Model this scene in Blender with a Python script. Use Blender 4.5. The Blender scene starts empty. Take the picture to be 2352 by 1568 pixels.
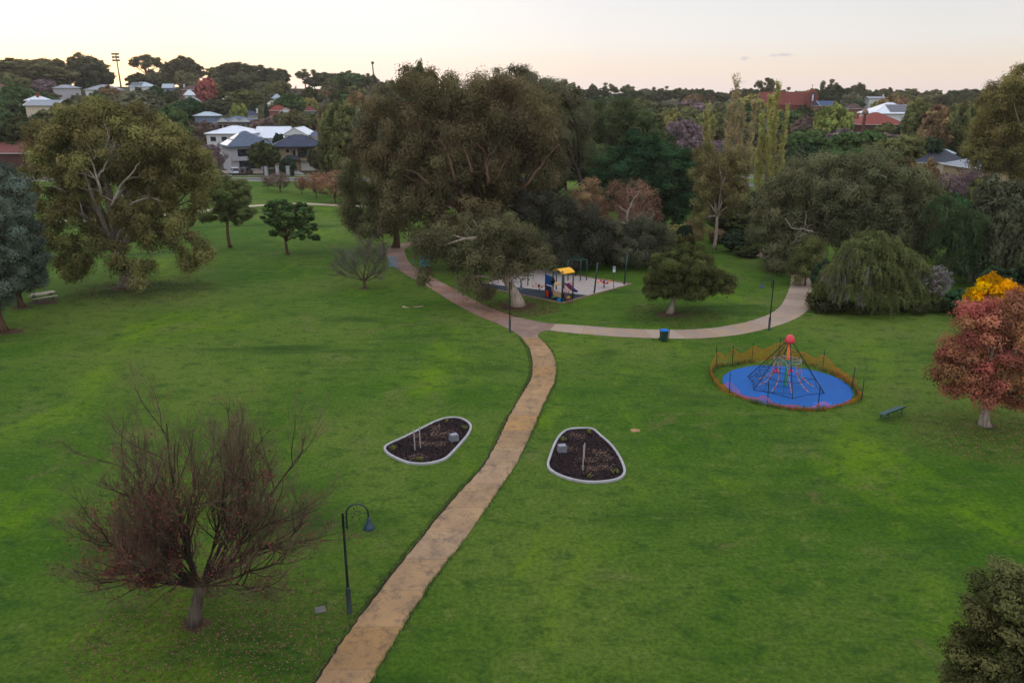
import bpy, math, random
import numpy as np
from mathutils import Vector, Matrix
SC = bpy.context.scene
COL = SC.collection
R = math.radians
rs = np.random.RandomState
# ------------------------------------------------------------------ camera model (reference view 2352 px wide)
F = 1829.0; CX = 1176.0; CY = 784.0; P = R(17.4); CAMH = 20.0
cP, sP = math.cos(P), math.sin(P)
def H(x, y):
    d = min(max(y - 200.0, 0.0), 375.0)
    left = .5 - .5 * math.tanh((x / max(y, 1.0) + .05) / .22)
    return (.036 + .030 * left) * d * d / (d + 20.0)
def ray(u, v):
    a, b = (u - CX) / F, (CY - v) / F
    return a, cP + b * sP, -sP + b * cP
def G(u, v):                       # where a line of sight meets the terrain
    a, b, c = ray(u, v)
    t, dt = 5.0, 1.0
    while t < 1500:
        if CAMH + c * t < H(a * t, b * t): break
        t += dt
    lo, hi = t - dt, t
    for _ in range(24):
        m = .5 * (lo + hi)
        if CAMH + c * m < H(a * m, b * m): hi = m
        else: lo = m
    x, y = a * hi, b * hi
    return Vector((x, y, H(x, y)))
def AT(u, v, y):                   # point on a line of sight at forward distance y
    a, b, c = ray(u, v); t = y / b
    return Vector((a * t, y, CAMH + c * t))
def depth(y, z): return y * cP + (CAMH - z) * sP
def PR(x, y, z):
    d = depth(y, z)
    yy = (y * sP - (CAMH - z) * cP) / d
    return CX + F * x / d, CY - F * yy
# ------------------------------------------------------------------ materials
MATS = {}
def lin(c):
    return tuple(((v / 255) / 12.92 if v <= 10 else (((v / 255) + .055) / 1.055) ** 2.4) for v in c)
def mat(name, rgb, rough=.8, var=.18, scale=3.0, bump=0.0, bscale=20.0, metal=0.0, spec=.3):
    if name in MATS: return MATS[name]
    m = bpy.data.materials.new(name); m.use_nodes = True
    n, l = m.node_tree.nodes, m.node_tree.links
    b = n['Principled BSDF']; c = lin(rgb)
    tc = n.new('ShaderNodeTexCoord')
    nz = n.new('ShaderNodeTexNoise'); nz.inputs['Scale'].default_value = scale; nz.inputs['Detail'].default_value = 5
    nz.inputs['Roughness'].default_value = .65
    l.new(tc.outputs['Object'], nz.inputs['Vector'])
    cr = n.new('ShaderNodeValToRGB'); e = cr.color_ramp.elements
    e[0].position, e[1].position = .3, .7
    e[0].color = (*[x * (1 - var) for x in c], 1); e[1].color = (*[min(1, x * (1 + var)) for x in c], 1)
    l.new(nz.outputs['Fac'], cr.inputs['Fac']); l.new(cr.outputs['Color'], b.inputs['Base Color'])
    b.inputs['Roughness'].default_value = rough; b.inputs['Metallic'].default_value = metal
    b.inputs['Specular IOR Level'].default_value = spec
    if bump:
        n2 = n.new('ShaderNodeTexNoise'); n2.inputs['Scale'].default_value = bscale; n2.inputs['Detail'].default_value = 4
        l.new(tc.outputs['Object'], n2.inputs['Vector'])
        bp = n.new('ShaderNodeBump'); bp.inputs['Strength'].default_value = bump; bp.inputs['Distance'].default_value = .03
        l.new(n2.outputs['Fac'], bp.inputs['Height']); l.new(bp.outputs['Normal'], b.inputs['Normal'])
    MATS[name] = m
    return m
def tile_mat(name, rgb, pitch=.33, rough=.6, var=.2, axis='Z'):
    """roof tiles / ribs: real relief from a wave bump plus colour variation between tiles"""
    if name in MATS: return MATS[name]
    m = mat(name, rgb, rough, var, 1.2)
    n, l = m.node_tree.nodes, m.node_tree.links
    tc = n.new('ShaderNodeTexCoord'); w = n.new('ShaderNodeTexWave')
    w.wave_type = 'BANDS'; w.bands_direction = axis; w.wave_profile = 'SAW'
    w.inputs['Scale'].default_value = .314 / pitch * 1.0
    l.new(tc.outputs['Object'], w.inputs['Vector'])
    bp = n.new('ShaderNodeBump'); bp.inputs['Strength'].default_value = .9; bp.inputs['Distance'].default_value = .05
    l.new(w.outputs['Fac'], bp.inputs['Height']); l.new(bp.outputs['Normal'], n['Principled BSDF'].inputs['Normal'])
    return m
def leafmat(name, transl=.3, sat=.82):
    if name in MATS: return MATS[name]
    m = bpy.data.materials.new(name); m.use_nodes = True
    n, l = m.node_tree.nodes, m.node_tree.links
    for x in list(n):
        if x.type != 'OUTPUT_MATERIAL': n.remove(x)
    out = [x for x in n if x.type == 'OUTPUT_MATERIAL'][0]
    oi = n.new('ShaderNodeObjectInfo'); at = n.new('ShaderNodeAttribute'); at.attribute_name = 'tint'
    sep = n.new('ShaderNodeSeparateXYZ'); l.new(at.outputs['Vector'], sep.inputs[0])
    hs = n.new('ShaderNodeHueSaturation')
    l.new(oi.outputs['Color'], hs.inputs['Color'])
    mh = n.new('ShaderNodeMapRange'); mh.inputs['To Min'].default_value = .472; mh.inputs['To Max'].default_value = .526; hs.inputs['Saturation'].default_value = sat
    l.new(sep.outputs['Y'], mh.inputs['Value']); l.new(mh.outputs['Result'], hs.inputs['Hue'])
    mv = n.new('ShaderNodeMapRange'); mv.inputs['To Min'].default_value = .42; mv.inputs['To Max'].default_value = 1.75
    l.new(sep.outputs['X'], mv.inputs['Value']); l.new(mv.outputs['Result'], hs.inputs['Value'])
    d = n.new('ShaderNodeBsdfDiffuse'); t = n.new('ShaderNodeBsdfTranslucent'); mx = n.new('ShaderNodeMixShader')
    mx.inputs[0].default_value = transl
    l.new(hs.outputs['Color'], d.inputs['Color']); l.new(hs.outputs['Color'], t.inputs['Color'])
    l.new(d.outputs[0], mx.inputs[1]); l.new(t.outputs[0], mx.inputs[2]); l.new(mx.outputs[0], out.inputs['Surface'])
    MATS[name] = m
    return m
def barkmat(name='bark'):
    """bark coloured by the object's own colour, with streaks along the stem"""
    if name in MATS: return MATS[name]
    m = bpy.data.materials.new(name); m.use_nodes = True
    n, l = m.node_tree.nodes, m.node_tree.links; b = n['Principled BSDF']
    oi = n.new('ShaderNodeObjectInfo'); tc = n.new('ShaderNodeTexCoord')
    mp = n.new('ShaderNodeMapping'); mp.inputs['Scale'].default_value = (5, 5, .9)
    l.new(tc.outputs['Object'], mp.inputs['Vector'])
    nz = n.new('ShaderNodeTexNoise'); nz.inputs['Scale'].default_value = 1.3; nz.inputs['Detail'].default_value = 6; nz.inputs['Roughness'].default_value = .7
    l.new(mp.outputs[0], nz.inputs['Vector'])
    mr = n.new('ShaderNodeMapRange'); mr.inputs['From Min'].default_value = .3; mr.inputs['From Max'].default_value = .7
    mr.inputs['To Min'].default_value = .35; mr.inputs['To Max'].default_value = 1.25
    l.new(nz.outputs['Fac'], mr.inputs['Value'])
    hs = n.new('ShaderNodeHueSaturation'); l.new(oi.outputs['Color'], hs.inputs['Color']); l.new(mr.outputs[0], hs.inputs['Value'])
    l.new(hs.outputs[0], b.inputs['Base Color']); b.inputs['Roughness'].default_value = .9; b.inputs['Specular IOR Level'].default_value = .15
    bp = n.new('ShaderNodeBump'); bp.inputs['Strength'].default_value = .6; bp.inputs['Distance'].default_value = .05
    l.new(nz.outputs['Fac'], bp.inputs['Height']); l.new(bp.outputs['Normal'], b.inputs['Normal'])
    MATS[name] = m
    return m
# ------------------------------------------------------------------ object helpers
def link(o, parent=None):
    COL.objects.link(o)
    if parent is not None: o.parent = parent
    return o
def tag(o, label=None, cat=None, group=None, kind=None):
    if label: o['label'] = label
    if cat: o['category'] = cat
    if group: o['group'] = group
    if kind: o['kind'] = kind
    return o
def empty(name, loc, label, cat, group=None, rz=0.0):
    o = bpy.data.objects.new(name, None); o.empty_display_size = .3
    o.location = loc; o.rotation_euler = (0, 0, rz); link(o)
    return tag(o, label, cat, group)
def copy_tree(o, parent=None):
    c = o.copy(); COL.objects.link(c)
    if parent is not None: c.parent = parent
    for ch in [k for k in o.children]: copy_tree(ch, c)
    return c
class MB:
    def __init__(s): s.v = []; s.f = []
    def add(s, vs, fs):
        o = len(s.v); s.v += [tuple(p) for p in vs]; s.f += [tuple(i + o for i in f) for f in fs]; return s
    def box(s, c, sz, rz=0.0, taper=1.0, rx=0.0, ry=0.0):
        M = Matrix.Rotation(rz, 3, 'Z') @ Matrix.Rotation(ry, 3, 'Y') @ Matrix.Rotation(rx, 3, 'X')
        vs = []
        for z in (-1, 1):
            k = taper if z > 0 else 1
            for x, y in ((-1, -1), (1, -1), (1, 1), (-1, 1)):
                vs.append(Vector(c) + M @ Vector((x * sz[0] / 2 * k, y * sz[1] / 2 * k, z * sz[2] / 2)))
        return s.add(vs, [(3, 2, 1, 0), (4, 5, 6, 7), (0, 1, 5, 4), (1, 2, 6, 5), (2, 3, 7, 6), (3, 0, 4, 7)])
    def tube(s, pts, rad, n=6, cap=True):
        pts = [Vector(p) for p in pts]; k = len(pts)
        if not hasattr(rad, '__len__'): rad = [rad] * k
        vs = []; ref = None
        for i in range(k):
            t = (pts[min(i + 1, k - 1)] - pts[max(i - 1, 0)])
            if t.length < 1e-9: t = Vector((0, 0, 1))
            t.normalize()
            if ref is None: ref = Vector((1, 0, 0)) if abs(t.x) < .8 else Vector((0, 1, 0))
            a = t.cross(ref); 
            if a.length < 1e-6: a = t.cross(Vector((0, 1, 0)))
            a.normalize(); b = t.cross(a); ref = b.cross(t) if False else ref
            for j in range(n):
                w = 2 * math.pi * j / n
                vs.append(pts[i] + (a * math.cos(w) + b * math.sin(w)) * rad[i])
        fs = [(i * n + j, i * n + (j + 1) % n, (i + 1) * n + (j + 1) % n, (i + 1) * n + j) for i in range(k - 1) for j in range(n)]
        if cap: fs += [tuple(range(n - 1, -1, -1)), tuple((k - 1) * n + j for j in range(n))]
        return s.add(vs, fs)
    def lathe(s, prof, c=(0, 0, 0), n=16):
        c = Vector(c); k = len(prof)
        vs = [c + Vector((r * math.cos(2 * math.pi * j / n), r * math.sin(2 * math.pi * j / n), z)) for r, z in prof for j in range(n)]
        fs = [(i * n + j, i * n + (j + 1) % n, (i + 1) * n + (j + 1) % n, (i + 1) * n + j) for i in range(k - 1) for j in range(n)]
        fs += [tuple(range(n - 1, -1, -1)), tuple((k - 1) * n + j for j in range(n))]
        return s.add(vs, fs)
    def prism(s, poly, z0, z1):
        n = len(poly)
        vs = [(x, y, z0) for x, y in poly] + [(x, y, z1) for x, y in poly]
        return s.add(vs, [tuple(range(n - 1, -1, -1)), tuple(range(n, 2 * n))] + [(i, (i + 1) % n, n + (i + 1) % n, n + i) for i in range(n)])
    def build(s, name, m, parent=None, smooth=False, loc=None):
        me = bpy.data.meshes.new(name); me.from_pydata(s.v, [], s.f); me.materials.append(m); me.update()
        if smooth:
            me.polygons.foreach_set('use_smooth', [True] * len(me.polygons))
        o = bpy.data.objects.new(name, me); link(o, parent)
        if loc is not None: o.location = loc
        return o
def catmull(pts, k=6, closed=False):
    n = len(pts); out = []
    rng = range(n) if closed else range(n - 1)
    for i in rng:
        if closed: p = [pts[(i + j) % n] for j in (-1, 0, 1, 2)]
        else: p = [pts[max(i - 1, 0)], pts[i], pts[i + 1], pts[min(i + 2, n - 1)]]
        p = [np.array(q, float) for q in p]
        for t in np.arange(k) / k:
            out.append(.5 * ((2 * p[1]) + (-p[0] + p[2]) * t + (2 * p[0] - 5 * p[1] + 4 * p[2] - p[3]) * t * t + (-p[0] + 3 * p[1] - 3 * p[2] + p[3]) * t ** 3))
    if not closed: out.append(np.array(pts[-1], float))
    return out
# ------------------------------------------------------------------ leaves
def quads_mesh(name, V, m, tint=None):
    """V: (N,4,3)"""
    N = len(V); me = bpy.data.meshes.new(name)
    me.vertices.add(N * 4); me.vertices.foreach_set('co', V.reshape(-1).astype(np.float32))
    me.loops.add(N * 4); me.loops.foreach_set('vertex_index', np.arange(N * 4, dtype=np.int32))
    me.polygons.add(N); me.polygons.foreach_set('loop_start', np.arange(0, N * 4, 4, dtype=np.int32))
    me.update(calc_edges=True)
    if tint is not None:
        a = me.attributes.new('tint', 'FLOAT_VECTOR', 'FACE')
        t = np.zeros((N, 3), np.float32); t[:, :2] = tint
        a.data.foreach_set('vector', t.reshape(-1))
    me.materials.append(m)
    return me
def unit(a): return a / np.maximum(np.linalg.norm(a, axis=-1, keepdims=True), 1e-9)
def leaf_quads(r, pos, nrm, L, W, hang=0.0):
    N = len(pos)
    t = r.normal(size=(N, 3)); t[:, 2] *= .6
    t = t * (1 - hang * .5) + np.array([0, 0, -1.0]) * hang * .9
    nrm = unit(nrm); t = unit(t - nrm * (t * nrm).sum(1, keepdims=True)); b = np.cross(nrm, t)
    k = r.uniform(.7, 1.35, (N, 1))
    t = t * L / 2 * k; b = b * W / 2 * k
    return np.stack([pos - t, pos + b - t * .1, pos + t, pos - b - t * .1], 1)
def clump_leaves(r, C, RAD, n, L, W, hang=0.0, flat=.85, up=.35, power=.42, tw=.55):
    """n leaves for every clump centre C (K,3) with radii RAD (K,)"""
    K = len(C); n = np.maximum(20, (n * (RAD / RAD.mean()) ** 2).astype(int)); tw = min(tw, .76); idx = np.repeat(np.arange(K), n); N = len(idx)
    d = unit(r.normal(size=(N, 3))); d[:, 2] = np.where((d[:, 2] < -.25) & (r.rand(N) < .5), -d[:, 2], d[:, 2])
    lump = 1 + .22 * np.sin(d[:, 0] * 5 + idx) * np.sin(d[:, 1] * 4.3 + idx * 1.7) + .18 * np.sin(d[:, 2] * 7 + idx * .6)
    rad = RAD[idx] * r.rand(N) ** power * lump
    pos = C[idx] + d * rad[:, None] * np.array([1, 1, flat])
    if hang: pos[:, 2] -= r.rand(N) ** 2 * hang * RAD[idx]
    nrm = d * 1.3 + r.normal(size=(N, 3)) * .3 + np.array([0, 0, up])
    Q = leaf_quads(r, pos, nrm, L, W, hang)
    ct = r.rand(K, 2)
    tint = np.clip(ct[idx] * (tw + .22) + r.rand(N, 2) * (.78 - tw), 0, 1)
    return Q, tint
def blob_clumps(r, blobs, spacing, rr=(.75, 1.35), inner=.12):
    """blobs: rows (cx,cy,cz,rx,ry,rz); clump centres spread over the shells, dropped where another blob hides them"""
    B = np.array(blobs, float); C = []; RD = []
    for i, (cx, cy, cz, rx, ry, rz) in enumerate(B):
        area = 4 * math.pi * ((rx * ry) ** 1.6 / 3 + (rx * rz) ** 1.6 / 3 + (ry * rz) ** 1.6 / 3) ** (1 / 1.6)
        n = max(3, int(area / spacing ** 2 * .95))
        g = np.arange(n) + .5; ph = np.arccos(1 - 2 * g / n); th = math.pi * (1 + 5 ** .5) * g + r.rand() * 6
        d = np.stack([np.cos(th) * np.sin(ph), np.sin(th) * np.sin(ph), np.cos(ph)], 1)
        d = unit(d + r.normal(size=d.shape) * .16)
        k = r.uniform(.66, .98, (n, 1)) 
        q = np.array([cx, cy, cz]) + d * k * np.array([rx, ry, rz])
        keep = np.ones(n, bool)
        for j, b in enumerate(B):
            if j != i: keep &= (((q - b[:3]) / b[3:]) ** 2).sum(1) > .34
        q = q[keep]
        m = int(n * inner)
        q2 = np.array([cx, cy, cz]) + unit(r.normal(size=(m, 3))) * r.uniform(.1, .6, (m, 1)) * np.array([rx, ry, rz])
        q = np.concatenate([q, q2]); C.append(q); RD.append(spacing * .53 * r.uniform(rr[0], rr[1], len(q)))
    return np.concatenate(C), np.concatenate(RD)
def strands(r, S, D0, LEN, n, L, W, curl=0.0, droop=1.0, spread=.06):
    """strings of leaves: start S, direction D0, length LEN; droop pulls them down"""
    K = len(S); idx = np.repeat(np.arange(K), n); N = len(idx); t = r.rand(N) ** .8
    Ls = LEN[idx]
    pos = S[idx] + D0[idx] * (t * Ls * (1 - .55 * droop * t))[:, None]
    pos[:, 2] -= droop * Ls * t ** 1.6
    pos += r.normal(size=(N, 3)) * spread * (.5 + t[:, None])
    nrm = r.normal(size=(N, 3)) + D0[idx] * .6
    Q = leaf_quads(r, pos, nrm, L, W, .6 if droop > 0 else .3)
    ct = r.rand(K, 2)
    return Q, np.clip(ct[idx] * .6 + r.rand(N, 2) * .4, 0, 1)
def bend(p0, p1, r, k=5, wob=.08, sag=0.0):
    p0, p1 = Vector(p0), Vector(p1); L = (p1 - p0).length; out = []
    o1 = Vector(r.normal(size=3)) * wob * L; o2 = Vector(r.normal(size=3)) * wob * L * .6
    for i in range(k + 1):
        t = i / k
        q = p0.lerp(p1, t) + o1 * math.sin(math.pi * t) + o2 * math.sin(2 * math.pi * t)
        q.z += sag * L * math.sin(math.pi * t)
        out.append(q)
    return out
def limbs(mb, r, base, fork, r0, C, nl=9, tip=.03, up=.12, n=7, sub=2):
    """trunk from base to fork, limbs to the clump centres C"""
    tp = bend(base, fork, r, 5, .035)
    rad = [r0 * (1.0 - .38 * i / 5) for i in range(6)]; rad[0] = r0 * 1.35; rad[1] = r0 * 1.02
    mb.tube(tp, rad, 10)
    sel = r.permutation(len(C))[:nl]; fk = Vector(tp[-1])
    for q in sel:
        e = Vector(C[q]); s0 = tp[-1].lerp(tp[-2], r.rand() * .7)
        pth = bend(s0, e, r, 6, .07, up); rr0 = r0 * r.uniform(.28, .52)
        mb.tube(pth, [rr0 * (1 - .82 * i / 6) + tip * .3 for i in range(7)], n)
        d = ((np.array(C) - np.array(e)) ** 2).sum(1); near = np.argsort(d)[1:1 + sub]
        for w in near:
            p2 = bend(pth[3 + r.randint(2)], Vector(C[w]), r, 4, .1, up * .5)
            mb.tube(p2, [rr0 * .42 * (1 - .8 * i / 4) + tip * .15 for i in range(5)], 5)
# ================================================================== SETTING
def grassmat():
    m = bpy.data.materials.new('grass_ground'); m.use_nodes = True
    n, l = m.node_tree.nodes, m.node_tree.links; b = n['Principled BSDF']
    geo = n.new('ShaderNodeNewGeometry')
    def noise(scale, detail=3, rough=.6, dist=0.0, sc=None):
        z = n.new('ShaderNodeTexNoise'); z.inputs['Scale'].default_value = scale; z.inputs['Detail'].default_value = detail
        z.inputs['Roughness'].default_value = rough; z.inputs['Distortion'].default_value = dist
        if sc:
            mp = n.new('ShaderNodeMapping'); mp.inputs['Scale'].default_value = sc; mp.inputs['Rotation'].default_value = (0, 0, .3)
            l.new(geo.outputs['Position'], mp.inputs['Vector']); l.new(mp.outputs[0], z.inputs['Vector'])
        else: l.new(geo.outputs['Position'], z.inputs['Vector'])
        return z
    def ramp(src, p0, p1):
        r_ = n.new('ShaderNodeMapRange'); r_.inputs['From Min'].default_value = p0; r_.inputs['From Max'].default_value = p1
        l.new(src, r_.inputs['Value']); return r_.outputs['Result']
    def mix(fac, a, c):
        x = n.new('ShaderNodeMix'); x.data_type = 'RGBA'
        if isinstance(fac, float): x.inputs[0].default_value = fac
        else: l.new(fac, x.inputs[0])
        for s, v in ((x.inputs[6], a), (x.inputs[7], c)):
            if isinstance(v, tuple): s.default_value = (*lin(v), 1)
            else: l.new(v, s)
        return x.outputs[2]
    c = mix(ramp(noise(.045, 3, .6, .4).outputs['Fac'], .38, .62), (56, 90, 14), (86, 106, 38))
    c = mix(ramp(noise(.11, 4, .65, .6, (1, .6, 1)).outputs['Fac'], .54, .76), c, (96, 126, 4))
    c = mix(ramp(noise(.19, 5, .7, .5).outputs['Fac'], .56, .76), c, (98, 104, 56))
    c = mix(ramp(noise(.07, 4, .6, .3, (.6, 1.6, 1)).outputs['Fac'], .56, .7), c, (28, 62, 10))
    c = mix(ramp(noise(.16, 5, .75, .8, (1, 1.3, 1)).outputs['Fac'], .6, .76), c, (100, 90, 56))
    c = mix(ramp(noise(.5, 6, .8, .8, (.35, 1.5, 1)).outputs['Fac'], .55, .75), c, (86, 106, 38))
    c = mix(ramp(noise(.9, 5, .75).outputs['Fac'], .56, .85), c, (110, 118, 62))
    c = mix(ramp(noise(.75, 4, .7, .3, (1, 1.4, 1)).outputs['Fac'], .5, .75), c, (38, 72, 20))
    v4 = n.new('ShaderNodeMath'); v4.operation = 'MULTIPLY'
    h = n.new('ShaderNodeHueSaturation'); l.new(c, h.inputs['Color'])
    fine = noise(4.5, 6, .82); 
    mr = n.new('ShaderNodeMapRange'); mr.inputs['From Min'].default_value = .25; mr.inputs['From Max'].default_value = .75
    mr.inputs['To Min'].default_value = .3; mr.inputs['To Max'].default_value = 1.7
    l.new(fine.outputs['Fac'], mr.inputs['Value']); l.new(mr.outputs[0], h.inputs['Value'])
    # the ground under the gardens beyond the road
    sp = n.new('ShaderNodeSeparateXYZ'); l.new(geo.outputs['Position'], sp.inputs[0])
    f = ramp(sp.outputs['Y'], 203., 206.)
    c2 = mix(ramp(noise(.05, 4).outputs['Fac'], .4, .6), (48, 54, 34), (62, 60, 46))
    c = mix(f, h.outputs[0], c2)
    l.new(c, b.inputs['Base Color']); b.inputs['Roughness'].default_value = .95; b.inputs['Specular IOR Level'].default_value = .12
    bp = n.new('ShaderNodeBump'); bp.inputs['Strength'].default_value = .9; bp.inputs['Distance'].default_value = .12
    l.new(fine.outputs['Fac'], bp.inputs['Height'])
    bp2 = n.new('ShaderNodeBump'); bp2.inputs['Strength'].default_value = .6; bp2.inputs['Distance'].default_value = .4
    l.new(noise(.35, 3).outputs['Fac'], bp2.inputs['Height']); l.new(bp.outputs[0], bp2.inputs['Normal'])
    l.new(bp2.outputs['Normal'], b.inputs['Normal'])
    return m
def terrain():
    ys = [-80, -20, 40, 100, 150, 190] + list(range(200, 600, 10)) + [640, 700, 900, 1500, 2400]
    xs = [-1700, -900, -650] + list(range(-500, 501, 20)) + [650, 900, 1700]
    vs = [(x, y, H(x, y)) for y in ys for x in xs]; w = len(xs)
    fs = [(j * w + i, j * w + i + 1, (j + 1) * w + i + 1, (j + 1) * w + i) for j in range(len(ys) - 1) for i in range(w - 1)]
    mb = MB().add(vs, fs); o = mb.build('ground', grassmat(), smooth=True); tag(o, kind='structure')
terrain()
def pathmat(name, c1, c2, c3, stain=.58):
    m = bpy.data.materials.new(name); m.use_nodes = True
    n, l = m.node_tree.nodes, m.node_tree.links; b = n['Principled BSDF']; geo = n.new('ShaderNodeNewGeometry')
    def nz(s, d, r_, lo, hi):
        z = n.new('ShaderNodeTexNoise'); z.inputs['Scale'].default_value = s; z.inputs['Detail'].default_value = d; z.inputs['Roughness'].default_value = r_
        l.new(geo.outputs['Position'], z.inputs['Vector'])
        q = n.new('ShaderNodeMapRange'); q.inputs['From Min'].default_value = lo; q.inputs['From Max'].default_value = hi
        l.new(z.outputs['Fac'], q.inputs['Value']); return q.outputs[0], z
    def mix(f, a, c):
        x = n.new('ShaderNodeMix'); x.data_type = 'RGBA'; l.new(f, x.inputs[0])
        for s, v in ((x.inputs[6], a), (x.inputs[7], c)):
            if isinstance(v, tuple): s.default_value = (*lin(v), 1)
            else: l.new(v, s)
        return x.outputs[2]
    c = mix(nz(.55, 6, .7, .4, .6)[0], c1, c2)
    c = mix(nz(1.3, 9, .8, stain, stain + .12)[0], c, c3)
    c = mix(nz(7, 4, .8, .62, .7)[0], c, tuple(int(v * .62) for v in c3))
    at = n.new('ShaderNodeAttribute'); at.attribute_name = 'tint'; h = n.new('ShaderNodeHueSaturation')
    q = n.new('ShaderNodeMapRange'); q.inputs['To Min'].default_value = .9; q.inputs['To Max'].default_value = 1.08
    q2 = n.new('ShaderNodeMapRange'); q2.inputs['To Min'].default_value = .82; q2.inputs['To Max'].default_value = 1.1
    sp = n.new('ShaderNodeSeparateXYZ'); l.new(at.outputs['Vector'], sp.inputs[0])
    l.new(sp.outputs['X'], q.inputs['Value']); l.new(sp.outputs['Y'], q2.inputs['Value'])
    l.new(q.outputs[0], h.inputs['Value']); l.new(q2.outputs[0], h.inputs['Saturation']); l.new(c, h.inputs['Color'])
    l.new(h.outputs[0], b.inputs['Base Color']); b.inputs['Roughness'].default_value = .9; b.inputs['Specular IOR Level'].default_value = .2
    bp = n.new('ShaderNodeBump'); bp.inputs['Strength'].default_value = .3; bp.inputs['Distance'].default_value = .02
    l.new(nz(9, 5, .8, 0, 1)[0], bp.inputs['Height']); l.new(bp.outputs[0], b.inputs['Normal'])
    return m
def resample(pts, n):
    p = np.array([(q[0], q[1]) for q in pts]); s = np.r_[0, np.cumsum(np.linalg.norm(np.diff(p, axis=0), axis=1))]
    t = np.linspace(0, s[-1], n); return np.stack([np.interp(t, s, p[:, 0]), np.interp(t, s, p[:, 1])], 1)
JOINTS = MB()
def strip(name, Lp, Rp, m, slab=2.2, z=.03, seed=1, jit=.04, joints=True):
    r = rs(seed)
    Lw = catmull([G(*p)[:2] for p in Lp], 8); Rw = catmull([G(*p)[:2] for p in Rp], 8)
    ln = np.linalg.norm(np.diff(np.array(Lw), axis=0), axis=1).sum()
    ns = max(2, int(ln / slab)); k = 8; N = ns * k + 1
    A, B = resample(Lw, N), resample(Rw, N); d = unit(B - A)
    ja = np.cumsum(r.normal(size=(N, 1)) * .012, 0); ja -= ja.mean()
    A = A - d * r.uniform(-jit, jit, (N, 1)); B = B + d * r.uniform(-jit, jit, (N, 1))
    vs = []; fs = []; tn = []
    for i in range(N):
        for q, zz in ((A[i], -.03), (A[i], z), (B[i], z), (B[i], -.03)): vs.append((q[0], q[1], zz + H(*q)))
    for i in range(N - 1):
        t = None
        for j in range(3): fs.append((i * 4 + j, (i + 1) * 4 + j, (i + 1) * 4 + j + 1, i * 4 + j + 1)[::-1])
    tint = r.rand(ns, 2); tf = np.repeat(np.repeat(tint, k, 0), 3, 0)
    me = bpy.data.meshes.new(name); me.from_pydata(vs, [], fs); me.materials.append(m)
    a = me.attributes.new('tint', 'FLOAT_VECTOR', 'FACE'); T = np.zeros((len(fs), 3), np.float32); T[:, :2] = tf; a.data.foreach_set('vector', T.reshape(-1))
    o = bpy.data.objects.new(name, me); link(o); tag(o, kind='structure')
    if joints:
        for i in range(1, ns):
            p, q = A[i * k] * .995 + B[i * k] * .005, B[i * k] * .995 + A[i * k] * .005
            mid = (p + q) / 2; w = q - p; L = np.linalg.norm(w)
            JOINTS.box((mid[0], mid[1], z + .002), (L, .014 + .016 * r.rand(), .004), math.atan2(w[1], w[0]))
    return A, B
tan = pathmat('path_tan', (158, 126, 88), (142, 114, 84), (114, 95, 76), .49)
red = pathmat('path_red', (128, 98, 84), (146, 118, 102), (108, 86, 76), .55)
pink = pathmat('path_grey', (148, 132, 122), (160, 136, 112), (112, 100, 94), .56)
LA = [(660,1650),(724.4,1568),(814,1435),(893,1331),(960,1246),(1042.5,1146),(1099,1085),(1130,1039.5),(1152.7,994.5),(1169.6,958),(1192,918),(1213,885),(1222,862),(1223.5,830),(1215.5,800.5),(1199,776)]
RA = [(795,1650),(849,1568),(923.8,1441),(972.5,1365),(1015,1304),(1070,1234),(1109,1179),(1138.7,1135),(1175,1081.6),(1200.5,1036.6),(1225.7,983),(1239.8,949.6),(1254,918.7),(1271,885),(1277,861.5),(1276,835.4),(1269,811),(1253,789.8),(1237,776)]
EA, EB = strip('path', LA, RA, tan, 2.4, seed=3)
strip('path', [(1132,738.7),(1092,722.6),(1051.6,701),(1011.3,677),(965.7,648.8),(920,623),(898.5,604.4),(887.8,588),(887.8,575),(898.5,566.8),(912,562.8),(935,557),(985,551)],
      [(1180.5,728),(1118.8,703.8),(1075.8,682.3),(1022,652.8),(971,626),(941.5,604.4),(930.7,583),(931,571),(940,567),(955,564),(992,559)], red, 3, seed=5)
CU = [(1276.5,744.5),(1320.7,746.8),(1435.5,755),(1557.6,757.9),(1630.8,754),(1679.6,746.9),(1728.5,736),(1770,720),(1792,703),(1806.6,678.5),(1815,654),(1816.4,634.6),(1809,620),(1789.5,606.5),(1775,600),(1740,590),(1722,578)]
CL = [(1262.8,758.6),(1320.7,765.6),(1435.5,774.2),(1557.6,777.9),(1630.8,775.7),(1704,767.6),(1765,754),(1814,738),(1838,726),(1858,709),(1862.7,688.3),(1864,668.8),(1861.5,646.8),(1850,620),(1830,605),(1790,586),(1750,568)]
strip('path', CU, CL, pink, 2.6, seed=8)
J = [(1199,776),(1187,766.5),(1172.5,757.5),(1150,746.5),(1132,738.7),(1180.5,728),(1203,732),(1226,737),(1250,741.5),(1276.5,744.5),(1262.8,758.6),(1250,760.5),(1241,763.5),(1235,768.5),(1237,776)]
mb = MB().prism([tuple(G(*p)[:2]) for p in J], -.03, .0302); tag(mb.build('path', red), kind='structure')
tag(JOINTS.build('path_joints', mat('joint_dark', (126, 104, 80))), kind='structure')
# spaded edge beside the path: a dark earth groove on its left side
r = rs(4); EA2 = EA; n = len(EA); dd = unit(EB - EA)
prof = .05 + .03 * (np.sin(np.arange(n) * .31) * .5 + .5) + .03 * r.rand(n)
prof[-30:] *= np.linspace(1, .2, 30)
vs = [(*(EA[i] - dd[i] * k), .008) for i in range(n) for k in (prof[i] + .03, -.03)]
tag(MB().add(vs, [(2*i, 2*i+1, 2*i+3, 2*i+2) for i in range(n - 1)]).build('path_edge', mat('soil_dark', (38, 32, 24), .95, .3, 8)), kind='structure')
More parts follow.
